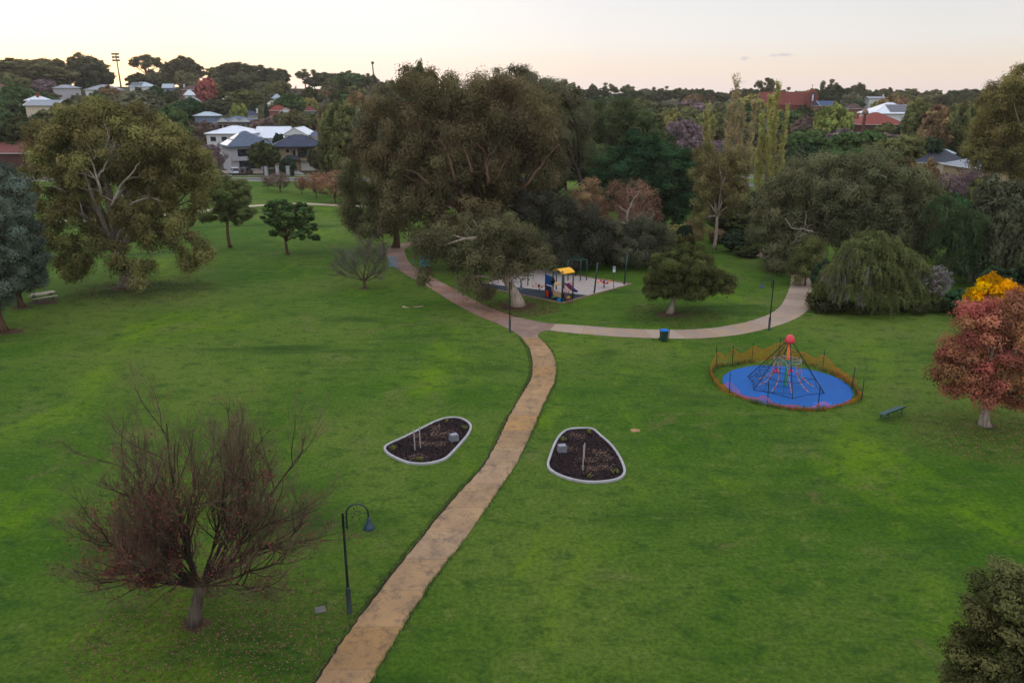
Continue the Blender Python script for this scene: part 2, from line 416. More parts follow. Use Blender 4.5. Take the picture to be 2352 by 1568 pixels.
# grass creeping over both edges of the path
r = rs(6); ge_ = []
for E_, sg in ((EA, -1), (EB, 1)):
    ix = r.randint(0, n - 1, 9000); f_ = r.rand(9000, 1); q = E_[ix] * (1 - f_) + E_[ix + 1] * f_; gap = (.14 if sg < 0 else 0.0)
    den = np.sin(ix * .07 + sg) + np.sin(ix * .23 + 2) ; kp = r.rand(9000) < .55 + .3 * den; ix, q = ix[kp], q[kp]
    off = sg * (gap + np.abs(r.normal(size=(len(ix), 1))) * .09 - (.035 if sg > 0 else 0)); ge_.append(q + dd[ix] * off)
ge_ = np.concatenate(ge_); N_ = len(ge_); b0 = np.c_[ge_, np.full(N_, .0)]; t0 = b0 + np.c_[r.normal(size=(N_, 2)) * .05, r.uniform(.04, .11, N_)]; ww = r.normal(size=(N_, 3)); ww[:, 2] = 0; ww = unit(ww) * .014
me = quads_mesh('grass_edge', np.stack([b0 - ww, b0 + ww, t0 + ww * .3, t0 - ww * .3], 1), leafmat('leaf'), r.rand(N_, 2)); o = bpy.data.objects.new('grass_edge', me); link(o); o.color = (*lin((84, 110, 36)), 1); tag(o, 'ragged grass growing over the edges of the tan path', 'grass', kind='stuff')
# far footpath and road
def ribbon(name, pts, width, m, z=.03):
    c = np.array(catmull([G(*p)[:2] for p in pts], 8)); t = unit(np.gradient(c, axis=0)); nn = np.stack([-t[:, 1], t[:, 0]], 1) * width / 2
    vs = []
    for i in range(len(c)):
        for q in (c[i] + nn[i], c[i] - nn[i]): vs.append((q[0], q[1], H(*q) + z))
        for q in (c[i] + nn[i], c[i] - nn[i]): vs.append((q[0], q[1], H(*q) - .05))
    fs = []
    for i in range(len(c) - 1):
        a, b_ = i * 4, i * 4 + 4
        fs += [(a, a + 1, b_ + 1, b_), (a + 2, a, b_, b_ + 2), (a + 1, a + 3, b_ + 3, b_ + 1)]
    tag(MB().add(vs, fs).build(name, m), kind='structure')
ribbon('path', [(-120,518),(52,509.5),(99,509.5),(250,505),(400,491.4),(456,485.3),(529,478),(599,471.8),(689,468),(769,471.5),(850,475),(1000,476),(1150,474),(1291,471.7),(1361,471),(1460,476)], 1.9, mat('path_far', (176, 160, 142), .9, .1))
asph = mat('asphalt', (92, 92, 96), .85, .12, .8)
road_y = 193.5
mb = MB(); 
vs = []; X = list(range(-160, 90, 10))
def ry(x): return 193.0 + .0 * x + (6.5 if x > 0 else 0) * min(max(x / 20, 0), 1)
for x in X: vs += [(x, ry(x) - 3.6, .012), (x, ry(x) + 3.6, .012)]
tag(MB().add(vs, [(2*i, 2*i+2, 2*i+3, 2*i+1) for i in range(len(X) - 1)]).build('road', asph), kind='structure')
for nm, off in (('kerb', -3.72), ('kerb', 3.72)):
    k = MB()
    for i in range(len(X) - 1):
        a, b_ = X[i], X[i + 1]; ya, yb = ry(a) + off, ry(b_) + off; h_ = .13
        k.add([(a, ya - .12, -.02), (b_, yb - .12, -.02), (b_, yb + .12, -.02), (a, ya + .12, -.02), (a, ya - .12, h_), (b_, yb - .12, h_), (b_, yb + .12, h_), (a, ya + .12, h_)],
              [(4, 5, 6, 7), (0, 1, 5, 4), (2, 3, 7, 6)])
    tag(k.build(nm, mat('kerb_concrete', (168, 164, 156))), kind='structure')
# verge, forecourt and drive in front of the two near houses
def sheet(name, pts, m, z):
    w = [G(*p) for p in pts]
    mb = MB().add([(q.x, q.y, H(q.x, q.y) + z) for q in w], [tuple(range(len(w)))])
    o = mb.build(name, m); tag(o, kind='structure'); return o
sheet('pavement', [(495,404.6),(500,400),(735,401),(735,404)], mat('pavement', (160, 152, 142)), .03)
sheet('forecourt', [(500,399.5),(508,392),(560,390),(612,391),(612,400)], mat('paving', (150, 136, 126)), .03)
sheet('driveway', [(666,400.5),(661,389),(679,389),(700,400.5)], mat('drive_grey', (150, 148, 152)), .04)
# playground ground
PGc = [(1089.8,656.6),(1291,697),(1450.5,653.3),(1232.6,619)]
W = [G(*p) for p in PGc]; cen = sum(W, Vector()) / 4
sandm = mat('sand', (166, 154, 150), .95, .16, 2.2, .7, 3.5)
poly = [tuple((q)[:2]) for q in W]
tag(MB().add([(x, y, .012) for x, y in poly], [(0, 1, 2, 3)]).build('sand_pit', sandm), kind='structure')
RM = [G(*p) for p in [(1091.5,656.4),(1103,648.8),(1160,657),(1230,664.5),(1290,671),(1349,678.3),(1291,695.8)]]
tag(MB().add([(q.x, q.y, .018) for q in RM], [tuple(range(7))]).build('rubber_matting', mat('rubber_dark', (44, 52, 62), .85, .25, 1.5)), kind='structure')
mb = MB()
for i in range(4):
    a, b_ = W[i], W[(i + 1) % 4]; m_ = (a + b_) / 2; L = (b_ - a).length
    mb.box((m_.x, m_.y, .05), (L - .13, .12, .14), math.atan2((b_ - a).y, (b_ - a).x))
tag(mb.build('sand_pit_edging', mat('edging_timber', (140, 118, 98), .9, .25)), kind='structure')
def patch(c, rad, m, name, seed, z=.006, sq=1.0):
    r = rs(seed); n = 40; ph = r.rand(4) * 6
    vs = [(c[0] + rad * math.cos(a) * (1 + .2 * math.sin(3 * a + ph[0]) + .12 * math.sin(7 * a + ph[1]) + .1 * r.rand()),
           c[1] + sq * rad * math.sin(a) * (1 + .18 * math.sin(2 * a + ph[2]) + .12 * math.sin(5 * a + ph[3]) + .1 * r.rand()), z) for a in np.arange(n) * 2 * math.pi / n]
    tag(MB().add(vs, [tuple(range(n))]).build(name, m), kind='structure')
earth = mat('bare_earth', (74, 56, 40), .95, .35, 5, .5)
def scatter(name, label, c, rad, n, rgb, seed, size=.09, cat='fallen leaves', hgt=.02, sq=1.0, power=.6):
    r = rs(seed); a = r.rand(n) * 2 * math.pi; q = rad * r.rand(n) ** power
    pos = np.stack([c[0] + q * np.cos(a), c[1] + sq * q * np.sin(a), .012 + hgt * r.rand(n)], 1)
    nr = r.normal(size=(n, 3)) * .45 + np.array([0, 0, 1])
    me = quads_mesh(name, leaf_quads(r, pos, nr, size, size * .6), leafmat('litter', .0), r.rand(n, 2))
    o = bpy.data.objects.new(name, me); link(o); o.color = (*lin(rgb), 1); tag(o, label, cat, kind='stuff')
# ================================================================== mulch beds
def bed(name, label, pts, seed):
    w = [G(*p) for p in pts]; c = sum(w, Vector()) / len(w)
    e = empty(name, (c.x, c.y, 0), label, 'garden bed')
    loop = np.array(catmull([(q.x - c.x, q.y - c.y) for q in w], 6, True)); n = len(loop)
    t = unit(np.roll(loop, -1, 0) - np.roll(loop, 1, 0)); nn = np.stack([t[:, 1], -t[:, 0]], 1)
    if ((loop[0] + nn[0]) ** 2).sum() < (loop[0] ** 2).sum(): nn = -nn
    vs = []; 
    for i in range(n):
        for k, z in ((.0, -.02), (0, .1), (-.02, .13), (-.125, .13), (-.145, .1), (-.145, -.02)): q = loop[i] + nn[i] * k; vs.append((q[0], q[1], z))
    fs = [(i * 6 + j, i * 6 + j + 1, ((i + 1) % n) * 6 + j + 1, ((i + 1) % n) * 6 + j) for i in range(n) for j in range(5)]
    MB().add(vs, fs).build('kerb', mat('kerb_pale', (158, 157, 160), .85, .2, 2.5, .3), e)
    inn = loop - nn * .138
    r = rs(seed)
    mul = mat('mulch', (34, 27, 28), .95, .5, 3.5, 1.0, 26)
    MB().add([(q[0], q[1], .05) for q in inn], [tuple(range(n))]).build('mulch', mul, e)
    # bark chips
    N = 9000; bb = (inn.min(0), inn.max(0)); p = r.uniform(bb[0], bb[1], (N, 2))
    ins = np.zeros(N, bool); j = n - 1
    for i in range(n):
        xi, yi, xj, yj = *inn[i], *inn[j]
        cnd = ((yi > p[:, 1]) != (yj > p[:, 1])) & (p[:, 0] < (xj - xi) * (p[:, 1] - yi) / (yj - yi + 1e-12) + xi); ins ^= cnd; j = i
    p = p[ins]; pos = np.c_[p, .055 + .03 * r.rand(len(p))]
    me = quads_mesh('bark_chips', leaf_quads(r, pos, r.normal(size=pos.shape) * .5 + np.array([0, 0, 1.]), .13, .06), leafmat('litter', 0), r.rand(len(pos), 2))
    o = bpy.data.objects.new('bark_chips', me); link(o, e); o.color = (*lin((52, 40, 42)), 1); o['kind'] = 'stuff'
    for k in range(5):    # sandy bare spots
        q = p[r.randint(len(p))] * .8; pos = np.c_[q + r.normal(size=(160, 2)) * .28, .075 + .02 * r.rand(160)]
    o2 = np.concatenate([np.c_[p[r.randint(len(p))] * .82 + r.normal(size=(130, 2)) * np.array([.3, .22]), np.full(130, .082) + .01 * r.rand(130)] for _ in range(7)])
    me = quads_mesh('pale_chips', leaf_quads(r, o2, r.normal(size=o2.shape) * .3 + np.array([0, 0, 1.]), .11, .06), leafmat('litter', 0), r.rand(len(o2), 2))
    for k in range(4):
        q = p[np.argmax(p @ np.array([math.cos(k * 1.7 + seed), math.sin(k * 1.7 + seed)]))] * .86; nn_ = 26; b0 = np.c_[q + r.normal(size=(nn_, 2)) * .06, np.full(nn_, .07)]; t0 = b0 + np.c_[r.normal(size=(nn_, 2)) * .1, r.uniform(.08, .22, nn_)]; ww = np.c_[r.normal(size=(nn_, 2)) * .02, np.zeros(nn_)]
        m2 = quads_mesh('seedling', np.stack([b0 - ww, b0 + ww, t0 + ww, t0 - ww], 1), leafmat('leaf'), r.rand(nn_, 2)); o3 = bpy.data.objects.new('seedling', m2); link(o3, e); o3.color = (*lin((110, 116, 44)), 1)
    o = bpy.data.objects.new('pale_chips', me); link(o, e); o.color = (*lin((98, 76, 64)), 1); o['kind'] = 'stuff'
    return e
bz1 = lambda x, y: ((1450 + .48895 * x) / 1.74150, (1600 + .48895 * y) / 1.74150)
B1 = [bz1(*p) for p in [(172,400),(215,362),(340,305),(470,240),(590,180),(690,150),(790,150),(860,178),(896,222),(870,290),(800,375),(740,440),(690,485),(610,516),(500,533),(380,525),(280,490),(200,445)]]
B2 = [bz1(*p) for p in [(1507,530),(1530,450),(1570,350),(1620,280),(1690,242),(1800,234),(1890,242),(1950,290),(2040,370),(2100,450),(2140,530),(2154,600),(2110,650),(2020,674),(1880,684),(1740,668),(1610,628),(1530,580)]]
bed('mulch_bed', 'slanted bean shaped mulch bed with pale kerb, left of the tan path', B1, 11)
bed('mulch_bed', 'rounded triangular mulch bed with pale kerb, right of the tan path', B2, 12)
stone = mat('stone_block', (112, 115, 124), .85, .15, 3, .4)
for (p, rz, lab) in ((bz1(748, 335), .5, 'grey stone block in the mulch bed left of the path'), (bz1(1631, 425), .2, 'grey stone block in the mulch bed right of the path')):
    g = G(*p); e = empty('stone_block', (g.x, g.y, .05), lab, 'stone block', rz=rz)
    MB().box((0, 0, .2), (.5, .46, .4), taper=.9).build('block', stone, e); MB().box((.02, 0, .405), (.4, .36, .012)).build('plaque', mat('plaque', (130, 134, 144), .5, .05), e)
stk = mat('stake_timber', (158, 152, 150), .85, .15)
def stake(p, h, lab, tilt=0.0, group=None):
    g = G(*p); mb = MB().box((tilt / 2, 0, h / 2), (.06, .06, h), 0, 1, 0, tilt / h)
    o = mb.build('timber_stake', stk, None, loc=(g.x, g.y, .03)); tag(o, lab, 'stake', group)
stake(bz1(430, 418), 1.35, 'front one of two tall stakes in the bean shaped mulch bed', -.03, 'stakes in the mulch beds')
stake(bz1(475, 400), 1.4, 'rear one of two tall stakes in the bean shaped mulch bed', -.03, 'stakes in the mulch beds')
stake(bz1(1802, 580), 1.55, 'nearer long stake in the triangular mulch bed', .02, 'stakes in the mulch beds')
stake(bz1(1813, 480), .95, 'shorter stake just behind the long one in the triangular bed', .02, 'stakes in the mulch beds')
# ================================================================== street lamps
lampm = mat('lamp_green', (26, 42, 46), .45, .1, 4, spec=.5); shadem = mat('lamp_shade_blue', (40, 62, 82), .45, .1, spec=.5)
def make_lamp(loc, rz, label):
    e = empty('street_lamp', loc, label, 'street lamp', 'park street lamps', rz)
    MB().lathe([(.12, 0), (.12, .04), (.1, .06), (.1, 1.12), (.085, 1.17), (.055, 1.2)], n=14).build('base', lampm, e, True)
    MB().lathe([(.058, 1.2), (.052, 2.6), (.047, 4.45), (.052, 4.45), (.052, 4.5), (.0, 4.52)], n=10).build('pole', lampm, e, True)
    b = MB(); ax = .14; rad = .42
    pts = [(ax, 0, 3.82), (ax, 0, 4.0), (ax, 0, 4.45)] + [(ax + rad - rad * math.cos(t), 0, 4.45 + rad * math.sin(t)) for t in np.linspace(.15, math.pi, 14)] + [(ax + 2 * rad, 0, 4.28)]
    b.tube(pts, .034, 8); b.box((.07, 0, 3.9), (.16, .03, .03)); b.box((.07, 0, 4.1), (.16, .03, .03)); b.box((.07, 0, 4.3), (.16, .03, .03))
    b.build('arm', lampm, e, True)
    c = (ax + rad, 4.45); s = MB()
    s.tube([(c[0] + .11 * math.cos(t), 0, c[1] + .02 + .11 * math.sin(t)) for t in np.linspace(0, 2 * math.pi, 17)], .011, 5)
    s.tube([(c[0] - rad, 0, c[1] + .02), (c[0] - .11, 0, c[1] + .02)], .011, 5); s.tube([(c[0] + .11, 0, c[1] + .02), (c[0] + rad, 0, c[1] + .02)], .011, 5)
    s.tube([(c[0], 0, c[1] + .13), (c[0], 0, c[1] + rad)], .011, 5); s.build('ring_brace', lampm, e, True)
    MB().lathe([(.0, 4.3), (.06, 4.28), (.07, 4.2), (.085, 4.14), (.1, 4.06), (.17, 3.93), (.245, 3.8), (.24, 3.79), (.16, 3.9), (0, 3.95)], (ax + 2 * rad, 0, 0), 20).build('lamp_shade', shadem, e, True)
    return e
make_lamp(G(803, 1406), R(4), 'nearest tall dark lamp post, beside the bare red tree')
make_lamp(G(1171, 763), R(6), 'dark lamp post at the fork of the paths before the thick pale trunk')
make_lamp(G(1766, 758), R(176), 'dark lamp post with arch to the left, beside the curving right path')
make_lamp(G(882, 598), R(20), 'farthest lamp post, half hidden by gum branches near the blue panels')
# ================================================================== wheelie bin
g = G(1524, 783); e = empty('wheelie_bin', g, 'dark green wheelie bin with bright blue lid beside the path', 'bin', rz=R(8))
gb = mat('bin_green', (30, 58, 50), .5, .1)
MB().box((0, 0, .49), (.5, .56, .84), 0, 1.14).build('bin_body', gb, e)
b = MB().box((0, -.02, .955), (.62, .72, .06)); b.box((0, -.04, .99), (.5, .55, .03), 0, .8); b.build('lid', mat('bin_blue', (16, 100, 190), .4, .08), e)
for sx in (-.27, .27):
    b = MB(); M = [(sx - .025 * (1 if sx > 0 else -1) + (.05 if sx > 0 else -.05) * k, .3 + .11 * math.cos(t), .12 + .11 * math.sin(t)) for k in (0, 1) for t in np.linspace(0, 2 * math.pi, 13)[:-1]]
    b.add(M, [tuple(range(12)), tuple(range(23, 11, -1))] + [(i, (i + 1) % 12, 12 + (i + 1) % 12, 12 + i) for i in range(12)]); b.build('wheel', mat('rubber_black', (22, 22, 24), .7, .1), e)
MB().tube([(-.22, .3, .9), (-.22, .4, .93), (.22, .4, .93), (.22, .3, .9)], .02, 6).build('handle', gb, e)
g2 = G(1536, 779); o = MB().lathe([(.03, 0), (.03, 1.0), (0, 1.02)], n=8).build('bin_post', gb, None, loc=g2); tag(o, 'thin dark post standing just right of the blue lidded bin', 'post')
# ================================================================== picnic table
g = G(100, 690); e = empty('picnic_table', g, 'pale topped picnic table on the lawn below the blue green conifers', 'picnic table', rz=R(45))
wood = mat('pale_planks', (196, 186, 174), .8, .12, 2); dk = mat('table_frame', (50, 58, 54), .7, .1)
b = MB(); [b.box((0, y, .76), (2.2, .14, .05)) for y in (-.32, -.16, 0, .16, .32)]; b.build('table_top', wood, e)
for s in (-1, 1):
    b = MB(); [b.box((0, s * (.72 + k), .46), (2.2, .13, .05)) for k in (-.07, .07)]; b.build('bench_seat', wood, e)
for s in (-1, 1):
    b = MB().box((s * .75, 0, .7), (.08, .7, .08)); b.box((s * .75, 0, .4), (.08, 1.7, .08))
    b.tube([(s * .75, -.3, .7), (s * .75, -.62, 0)], .05, 6); b.tube([(s * .75, .3, .7), (s * .75, .62, 0)], .05, 6); b.build('leg_frame', dk, e)
patch((g.x + .5, g.y - .5), 1.3, earth, 'earth_patch', 3)
# ================================================================== bench
g = G(2046, 958); e = empty('park_bench', g, 'dark green slatted park bench between the blue play circle and the red maple', 'bench', rz=R(214))
bm = mat('bench_green', (22, 68, 66), .5, .12, 3, spec=.4)
b = MB(); [b.box((0, y, .45 + .01 * k), (2.3, .1, .035)) for k, y in enumerate((-.2, -.08, .04, .16))]; b.build('seat', bm, e)
b = MB(); [b.box((0, .26 + .03 * k, .52 + .08 * k), (2.3, .03, .06), 0, 1, -.22) for k in range(2)]; b.build('backrest', bm, e)
for s in (-.75, .75):
    b = MB().tube([(s, -.24, .43), (s, .26, .43)], .035, 6); b.tube([(s, -.2, .43), (s, -.28, 0)], .035, 6); b.tube([(s, .22, .43), (s, .34, 0)], .035, 6); b.tube([(s, .22, .43), (s, .3, .62)], .03, 6); b.tube([(s, -.24, .2), (s, .28, .2)], .025, 6)
    b.build('leg', bm, e)
# ================================================================== utility cover, log, soil
g = G(736, 1400); o = MB().box((0, 0, .015), (.42, .42, .04)).build('utility_cover', mat('cover_grey', (92, 94, 88), .8, .2, 4), None, loc=g); o.rotation_euler.z = .35; tag(o, 'small square grey concrete cover in the grass by the nearest lamp', 'utility cover')
g = G(948, 706); o = MB().tube(bend((-1.0, 0, .1), (1.0, .1, .08), rs(2), 6, .04), [.1, .1, .09, .08, .07, .05, .03], 8).build('fallen_branch', mat('dead_wood', (160, 138, 118), .9, .2), None, True, g); tag(o, 'pale fallen branch lying alone on the open left lawn', 'branch')
patch(G(1458, 988), .28, mat('pale_soil', (150, 120, 84), .95, .2), 'soil_patch', 5)
# ================================================================== blue metal art panels beside the path
pb = mat('panel_blue', (56, 150, 186), .5, .15, 3); pbg = mat('panel_grey_blue', (112, 140, 170), .6, .15, 3)
def panel(p, rz, m, lab):
    g = G(*p); e = empty('path_barrier', g, lab, 'barrier panel', rz=rz); w, h0, h1 = 1.15, .42, 1.55
    for s in (-1, 1): MB().box((s * w / 2, 0, h1 / 2), (.06, .06, h1)).build('post', m, e)
    b = MB()
    for z in (h0, (h0 + h1) / 2 - .05, (h0 + h1) / 2 + .05, h1): b.box((0, 0, z), (w - .06, .045, .045))
    b.build('rail', m, e)
    r = rs(int(p[0])); s = MB()
    for k in range(9): x = -w / 2 + .12 + k * (w - .24) / 8; s.box((x, 0, (h0 + h1 / 2 + h0 / 2) / 2 - .02), (.06, .02, (h1 - h0) / 2 - .07))
    for k in range(7):
        x = -w / 2 + .15 + k * (w - .3) / 6; z0 = (h0 + h1) / 2 + .07; s.tube([(x, 0, z0), (x + r.uniform(-.1, .1), 0, z0 + .22), (x + r.uniform(-.1, .1), 0, h1 - .02)], .035, 5)
    s.build('infill', m, e)
panel((903.5, 620), R(-28), pbg, 'grey blue metal panel on the left side of the upper path')
panel((976, 618), R(5), pb, 'bright blue metal panel on the right side of the upper path')
g = G(951, 603); e = empty('dog_waste_post', g, 'small red topped marker post near the bright blue panel', 'marker post')
MB().lathe([(.05, 0), (.05, .55)], n=8).build('post', pbg, e); MB().lathe([(.0, .55), (.17, .56), (.2, .7), (.12, .8), (0, .82)], n=10).build('cap', mat('marker_red', (150, 60, 60)), e)
# ================================================================== PLAYGROUND
pg = mat('play_green', (12, 62, 54), .45, .08, spec=.5); py = mat('play_yellow', (235, 170, 0), .45, .06); pbl = mat('play_blue', (0, 84, 170), .4, .06)
pnv = mat('play_navy', (20, 30, 90), .4, .06); prd = mat('play_red', (186, 60, 36), .5, .08); ptan = mat('play_tan', (196, 160, 120), .6, .1); pmar = mat('play_maroon', (110, 44, 52), .5, .1)
f0, f1 = G(1291, 694), G(1253, 681)            # front post, left post
e = empty('play_tower', f0, 'green posted play tower with yellow roof and blue slide in the sand', 'play equipment')
ux = (f1 - f0); side = 2.0; U = ux.normalized() ; Vv = Vector((-U.y, U.x, 0)); 
if Vv.y < 0: Vv = -Vv
def L(a, b_, z): return tuple(U * a + Vv * b_ + Vector((0, 0, z)))
yaw = math.atan2(U.y, U.x)
S1, S2 = ux.length, 1.35
for (a, b_, h_, rr) in ((0, 0, 3.15, .085), (0, S2, 2.9, .075), (S1 * .55, 0, 2.75, .07), (S1 * .55, S2, 2.75, .07), (S1, 0, 2.85, .085), (S1, S2, 2.7, .07)):
    MB().tube([L(a, b_, 0), L(a, b_, h_)], rr, 10).build('post', pg, e, True)
rf = MB(); K = 10; y0, y1 = -.12, S2 + .12
for i in range(K):
    t0, t1 = i / K, (i + 1) / K
    def arc(t): return (-.1 + (S1 * .62) * t, 2.75 + .42 * math.sin(math.pi * (.08 + .84 * t)))
    (a0, z0), (a1, z1) = arc(t0), arc(t1)
    rf.add([L(a0, y0, z0), L(a1, y0, z1), L(a1, y1, z1), L(a0, y1, z0), L(a0, y0, z0 + .06), L(a1, y0, z1 + .06), L(a1, y1, z1 + .06), L(a0, y1, z0 + .06)], [(3, 2, 1, 0), (4, 5, 6, 7), (0, 1, 5, 4), (2, 3, 7, 6), (1, 2, 6, 5), (3, 0, 4, 7)])
rf.build('roof', py, e)
MB().box(L(S1 * .3, S2 / 2, .95), (S1 * .5, S2, .07), yaw).build('lower_deck', mat('deck_pale', (190, 184, 190), .6, .1), e)
MB().box(L(S1 * .78, S2 / 2, 1.35), (S1 * .42, S2, .07), yaw).build('upper_deck', ptan, e)
b = MB().box(L(S1 * .3, -.02, .66), (S1 * .46, .05, .5), yaw); b.build('side_panel', ptan, e)
MB().box(L(S1 * .79, -.05, 1.85), (S1 * .42, .07, .95), yaw).build('wall_panel', pbl, e)
b = MB(); c_ = L(S1 * .58, -.1, 1.9); b.lathe([(0, -.05), (.22, -.04), (.36, .06), (.38, .12), (0, .13)], n=14)
M_ = Matrix.Rotation(yaw, 4, 'Z') @ Matrix.Rotation(R(90), 4, 'X'); b.v = [tuple(M_ @ Vector(v) + Vector(c_)) for v in b.v]; b.build('bubble_window', mat('play_black', (10, 12, 20), .25), e, True)
MB().box(L(S1 * .8, -.02, .65), (S1 * .36, .05, 1.15), yaw).build('lower_panel', pnv, e)
MB().box(L(S1 * .82, -.16, .45), (.34, .16, .62), yaw, 1.15).build('bin_panel', prd, e)
b = MB()
for a in np.linspace(0, 1, 8): b.tube([L(-.02 + 0 * a, .1 + a * (S2 - .2), .98), L(-.02, .1 + a * (S2 - .2), 1.85)], .018, 5)
b.tube([L(0, .05, 1.85), L(0, S2 - .05, 1.85)], .025, 6); b.tube([L(0, .05, 1.0), L(0, S2 - .05, 1.0)], .025, 6); b.build('railing', prd, e)
b = MB()                                   # ladder
for s in (.15, .75): b.tube([L(-.05, s, .95), L(-.95, s - .1, 0)], .03, 6)
for k in range(5): t = (k + .5) / 5; b.tube([L(-.05 - .9 * t, .13, .95 * (1 - t)), L(-.05 - .9 * t, .75, .95 * (1 - t))], .022, 5)
b.build('ladder', pmar, e)
b = MB(); prev = None                       # slide: a trough running back and to the right
sp = [(S1 * .55, S2, 1.38), (S1 * .38, S2 + .35, 1.22), (S1 * .12, S2 + .75, .75), (-.15, S2 + 1.0, .4), (-.5, S2 + 1.15, .28)]
se_ = G(1322, 676) - f0; sa_, sb_ = se_.dot(U), se_.dot(Vv); sp = [(S1 * .45, S2 - .1, 1.38), (S1 * .45 + (sa_ - S1 * .45) * .2, S2 + (sb_ - S2) * .2, 1.25), (S1 * .45 + (sa_ - S1 * .45) * .6, S2 + (sb_ - S2) * .6, .66), (S1 * .45 + (sa_ - S1 * .45) * .88, S2 + (sb_ - S2) * .88, .34), (sa_, sb_, .28)]; sp = catmull(sp, 5); prof = [(-.3, .2), (-.26, .2), (-.2, .02), (.2, .02), (.26, .2), (.3, .2), (.24, -.05), (-.24, -.05)]
vs = []
for i, q in enumerate(sp):
    d = sp[min(i + 1, len(sp) - 1)] - sp[max(i - 1, 0)]; d2 = np.array([d[0], d[1]]) / np.hypot(d[0], d[1]); nn = np.array([-d2[1], d2[0]])
    for a, z in prof: vs.append(L(q[0] + nn[0] * a, q[1] + nn[1] * a, q[2] + z))
fs = [(i * 8 + j, i * 8 + (j + 1) % 8, (i + 1) * 8 + (j + 1) % 8, (i + 1) * 8 + j) for i in range(len(sp) - 1) for j in range(8)] + [tuple(range(8)), tuple(range((len(sp) - 1) * 8 + 7, (len(sp) - 1) * 8 - 1, -1))]
MB().add(vs, fs).build('slide', mat('slide_blue', (16, 62, 150), .35, .06), e)
# small toys on the matting
def toy(name, p, lab, m1, kind):
    g = G(*p); g.z = .02; e = empty(name, g, lab, 'toy', rz=.6)
    if kind == 'car':
        MB().box((0, 0, .2), (.55, .3, .16), 0, .85).build('body', m1, e); MB().box((-.05, 0, .33), (.26, .24, .14), 0, .7).build('cab', m1, e)
        for sx in (-.17, .17):
            for sy in (-.16, .16): b = MB().lathe([(.0, -.03), (.08, -.03), (.08, .03), (0, .03)], n=10); b.v = [(x + sx, z + sy, y + .09) for x, y, z in b.v]; b.build('wheel', mat('rubber_black', (22, 22, 24)), e)
    else:
        MB().box((0, 0, .17), (.5, .34, .3), 0, 1.1).build('tub', m1, e); MB().tube([(-.2, 0, .3), (0, 0, .42), (.2, 0, .3)], .015, 5).build('handle', m1, e)
toy('ride_on_toy', (1273.6, 686), 'pale green ride on toy on the dark matting by the play tower', mat('toy_green', (130, 190, 130), .5), 'car')
toy('toy_tub', (1286.5, 692.5), 'bright blue toy tub at the foot of the front tower post', mat('toy_blue', (20, 130, 210), .5), 'tub')
toy('ride_on_toy', (1305, 688.5), 'yellow and black ride on toy right of the play tower', mat('toy_yellow', (210, 170, 90), .5), 'car')
# swing set
a, b_ = G(1212.4, 655.7), G(1179, 640)
e = empty('swing_set', a, 'green swing set with two seats at the left of the sand pit', 'swing set'); d = b_ - a
MB().tube([(0, 0, 0), (0, 0, 2.5)], .055, 8).build('post', pg, e, True); MB().tube([tuple(d), (d.x, d.y, 2.5)], .055, 8).build('post', pg, e, True)
MB().tube([(-d.x * .05, -d.y * .05, 2.52), (d.x * 1.05, d.y * 1.05, 2.52)], .05, 8).build('top_beam', pg, e, True)
for k in (.3, .7):
    c_ = d * k; b = MB().box((c_.x, c_.y, .5), (.16, .45, .04), math.atan2(d.y, d.x) + R(90)); sw = b.build('swing_seat', mat('rubber_black', (22, 22, 24)), e)
    b = MB(); 
    for s in (-.2, .2): q = d.normalized() * s; b.tube([(c_.x + q.x, c_.y + q.y, .5), (c_.x + q.x, c_.y + q.y, 2.5)], .012, 4)
    b.build('chain', mat('chain_grey', (90, 90, 95), .4, .1, metal=.6), sw)
# monkey bars
ps = [(1333, 644.5), (1347, 643.5), (1304.5, 643.8), (1321, 634)]
g0 = G(*ps[0]); e = empty('climbing_frame', g0, 'green climbing frame of plain posts in the middle of the sand', 'climbing frame')
Q = [G(*p) - g0 for p in ps]
for q, m1 in zip(Q, (pg, pg, pg, pnv)): MB().tube([tuple(q), (q.x, q.y, 2.35)], .06, 8).build('post', m1, e, True)
b = MB().tube([(Q[0].x, Q[0].y, 2.3), (Q[1].x, Q[1].y, 2.3)], .04, 6); b.tube([(Q[2].x, Q[2].y, 2.3), (Q[3].x, Q[3].y, 2.3)], .04, 6)
b.tube([(Q[0].x, Q[0].y, 2.3), (Q[2].x, Q[2].y, 2.3)], .04, 6); b.tube([(Q[1].x, Q[1].y, 2.3), (Q[3].x, Q[3].y, 2.3)], .04, 6)
for k in range(1, 7): t = k / 7; b.tube([tuple(Q[0].lerp(Q[2], t) + Vector((0, 0, 2.3))), tuple(Q[1].lerp(Q[3], t) + Vector((0, 0, 2.3)))], .02, 5)
b.build('overhead_ladder', pg, e)
# leaning shade posts
for (p, top, lab) in (((1365, 673), (1372.5, 603), 'tall leaning green post at the right edge of the sand pit'), ((1433.5, 653), (1441.5, 581), 'tall leaning green post at the far right corner of the sand pit')):
    g = G(*p); t = AT(top[0], top[1], g.y + .1); o = MB().tube([(0, 0, 0), tuple(t - g)], [.09, .07], 10).build('shade_post', pg, None, True, g); tag(o, lab, 'post')
# sign
g = G(1409, 664); e = empty('park_sign', g, 'small white sign on a green post at the sand pit edge', 'sign', rz=R(-10))
MB().tube([(0, 0, 0), (0, 0, 2.15)], .035, 8).build('post', pg, e, True); s = MB().box((0, -.04, 2.15), (.26, .03, .62)).build('sign_plate', mat('sign_white', (210, 214, 220), .5, .04), e)
MB().box((0, -.058, 2.3), (.18, .004, .2)).build('symbol', mat('sign_blue', (90, 110, 160)), s)
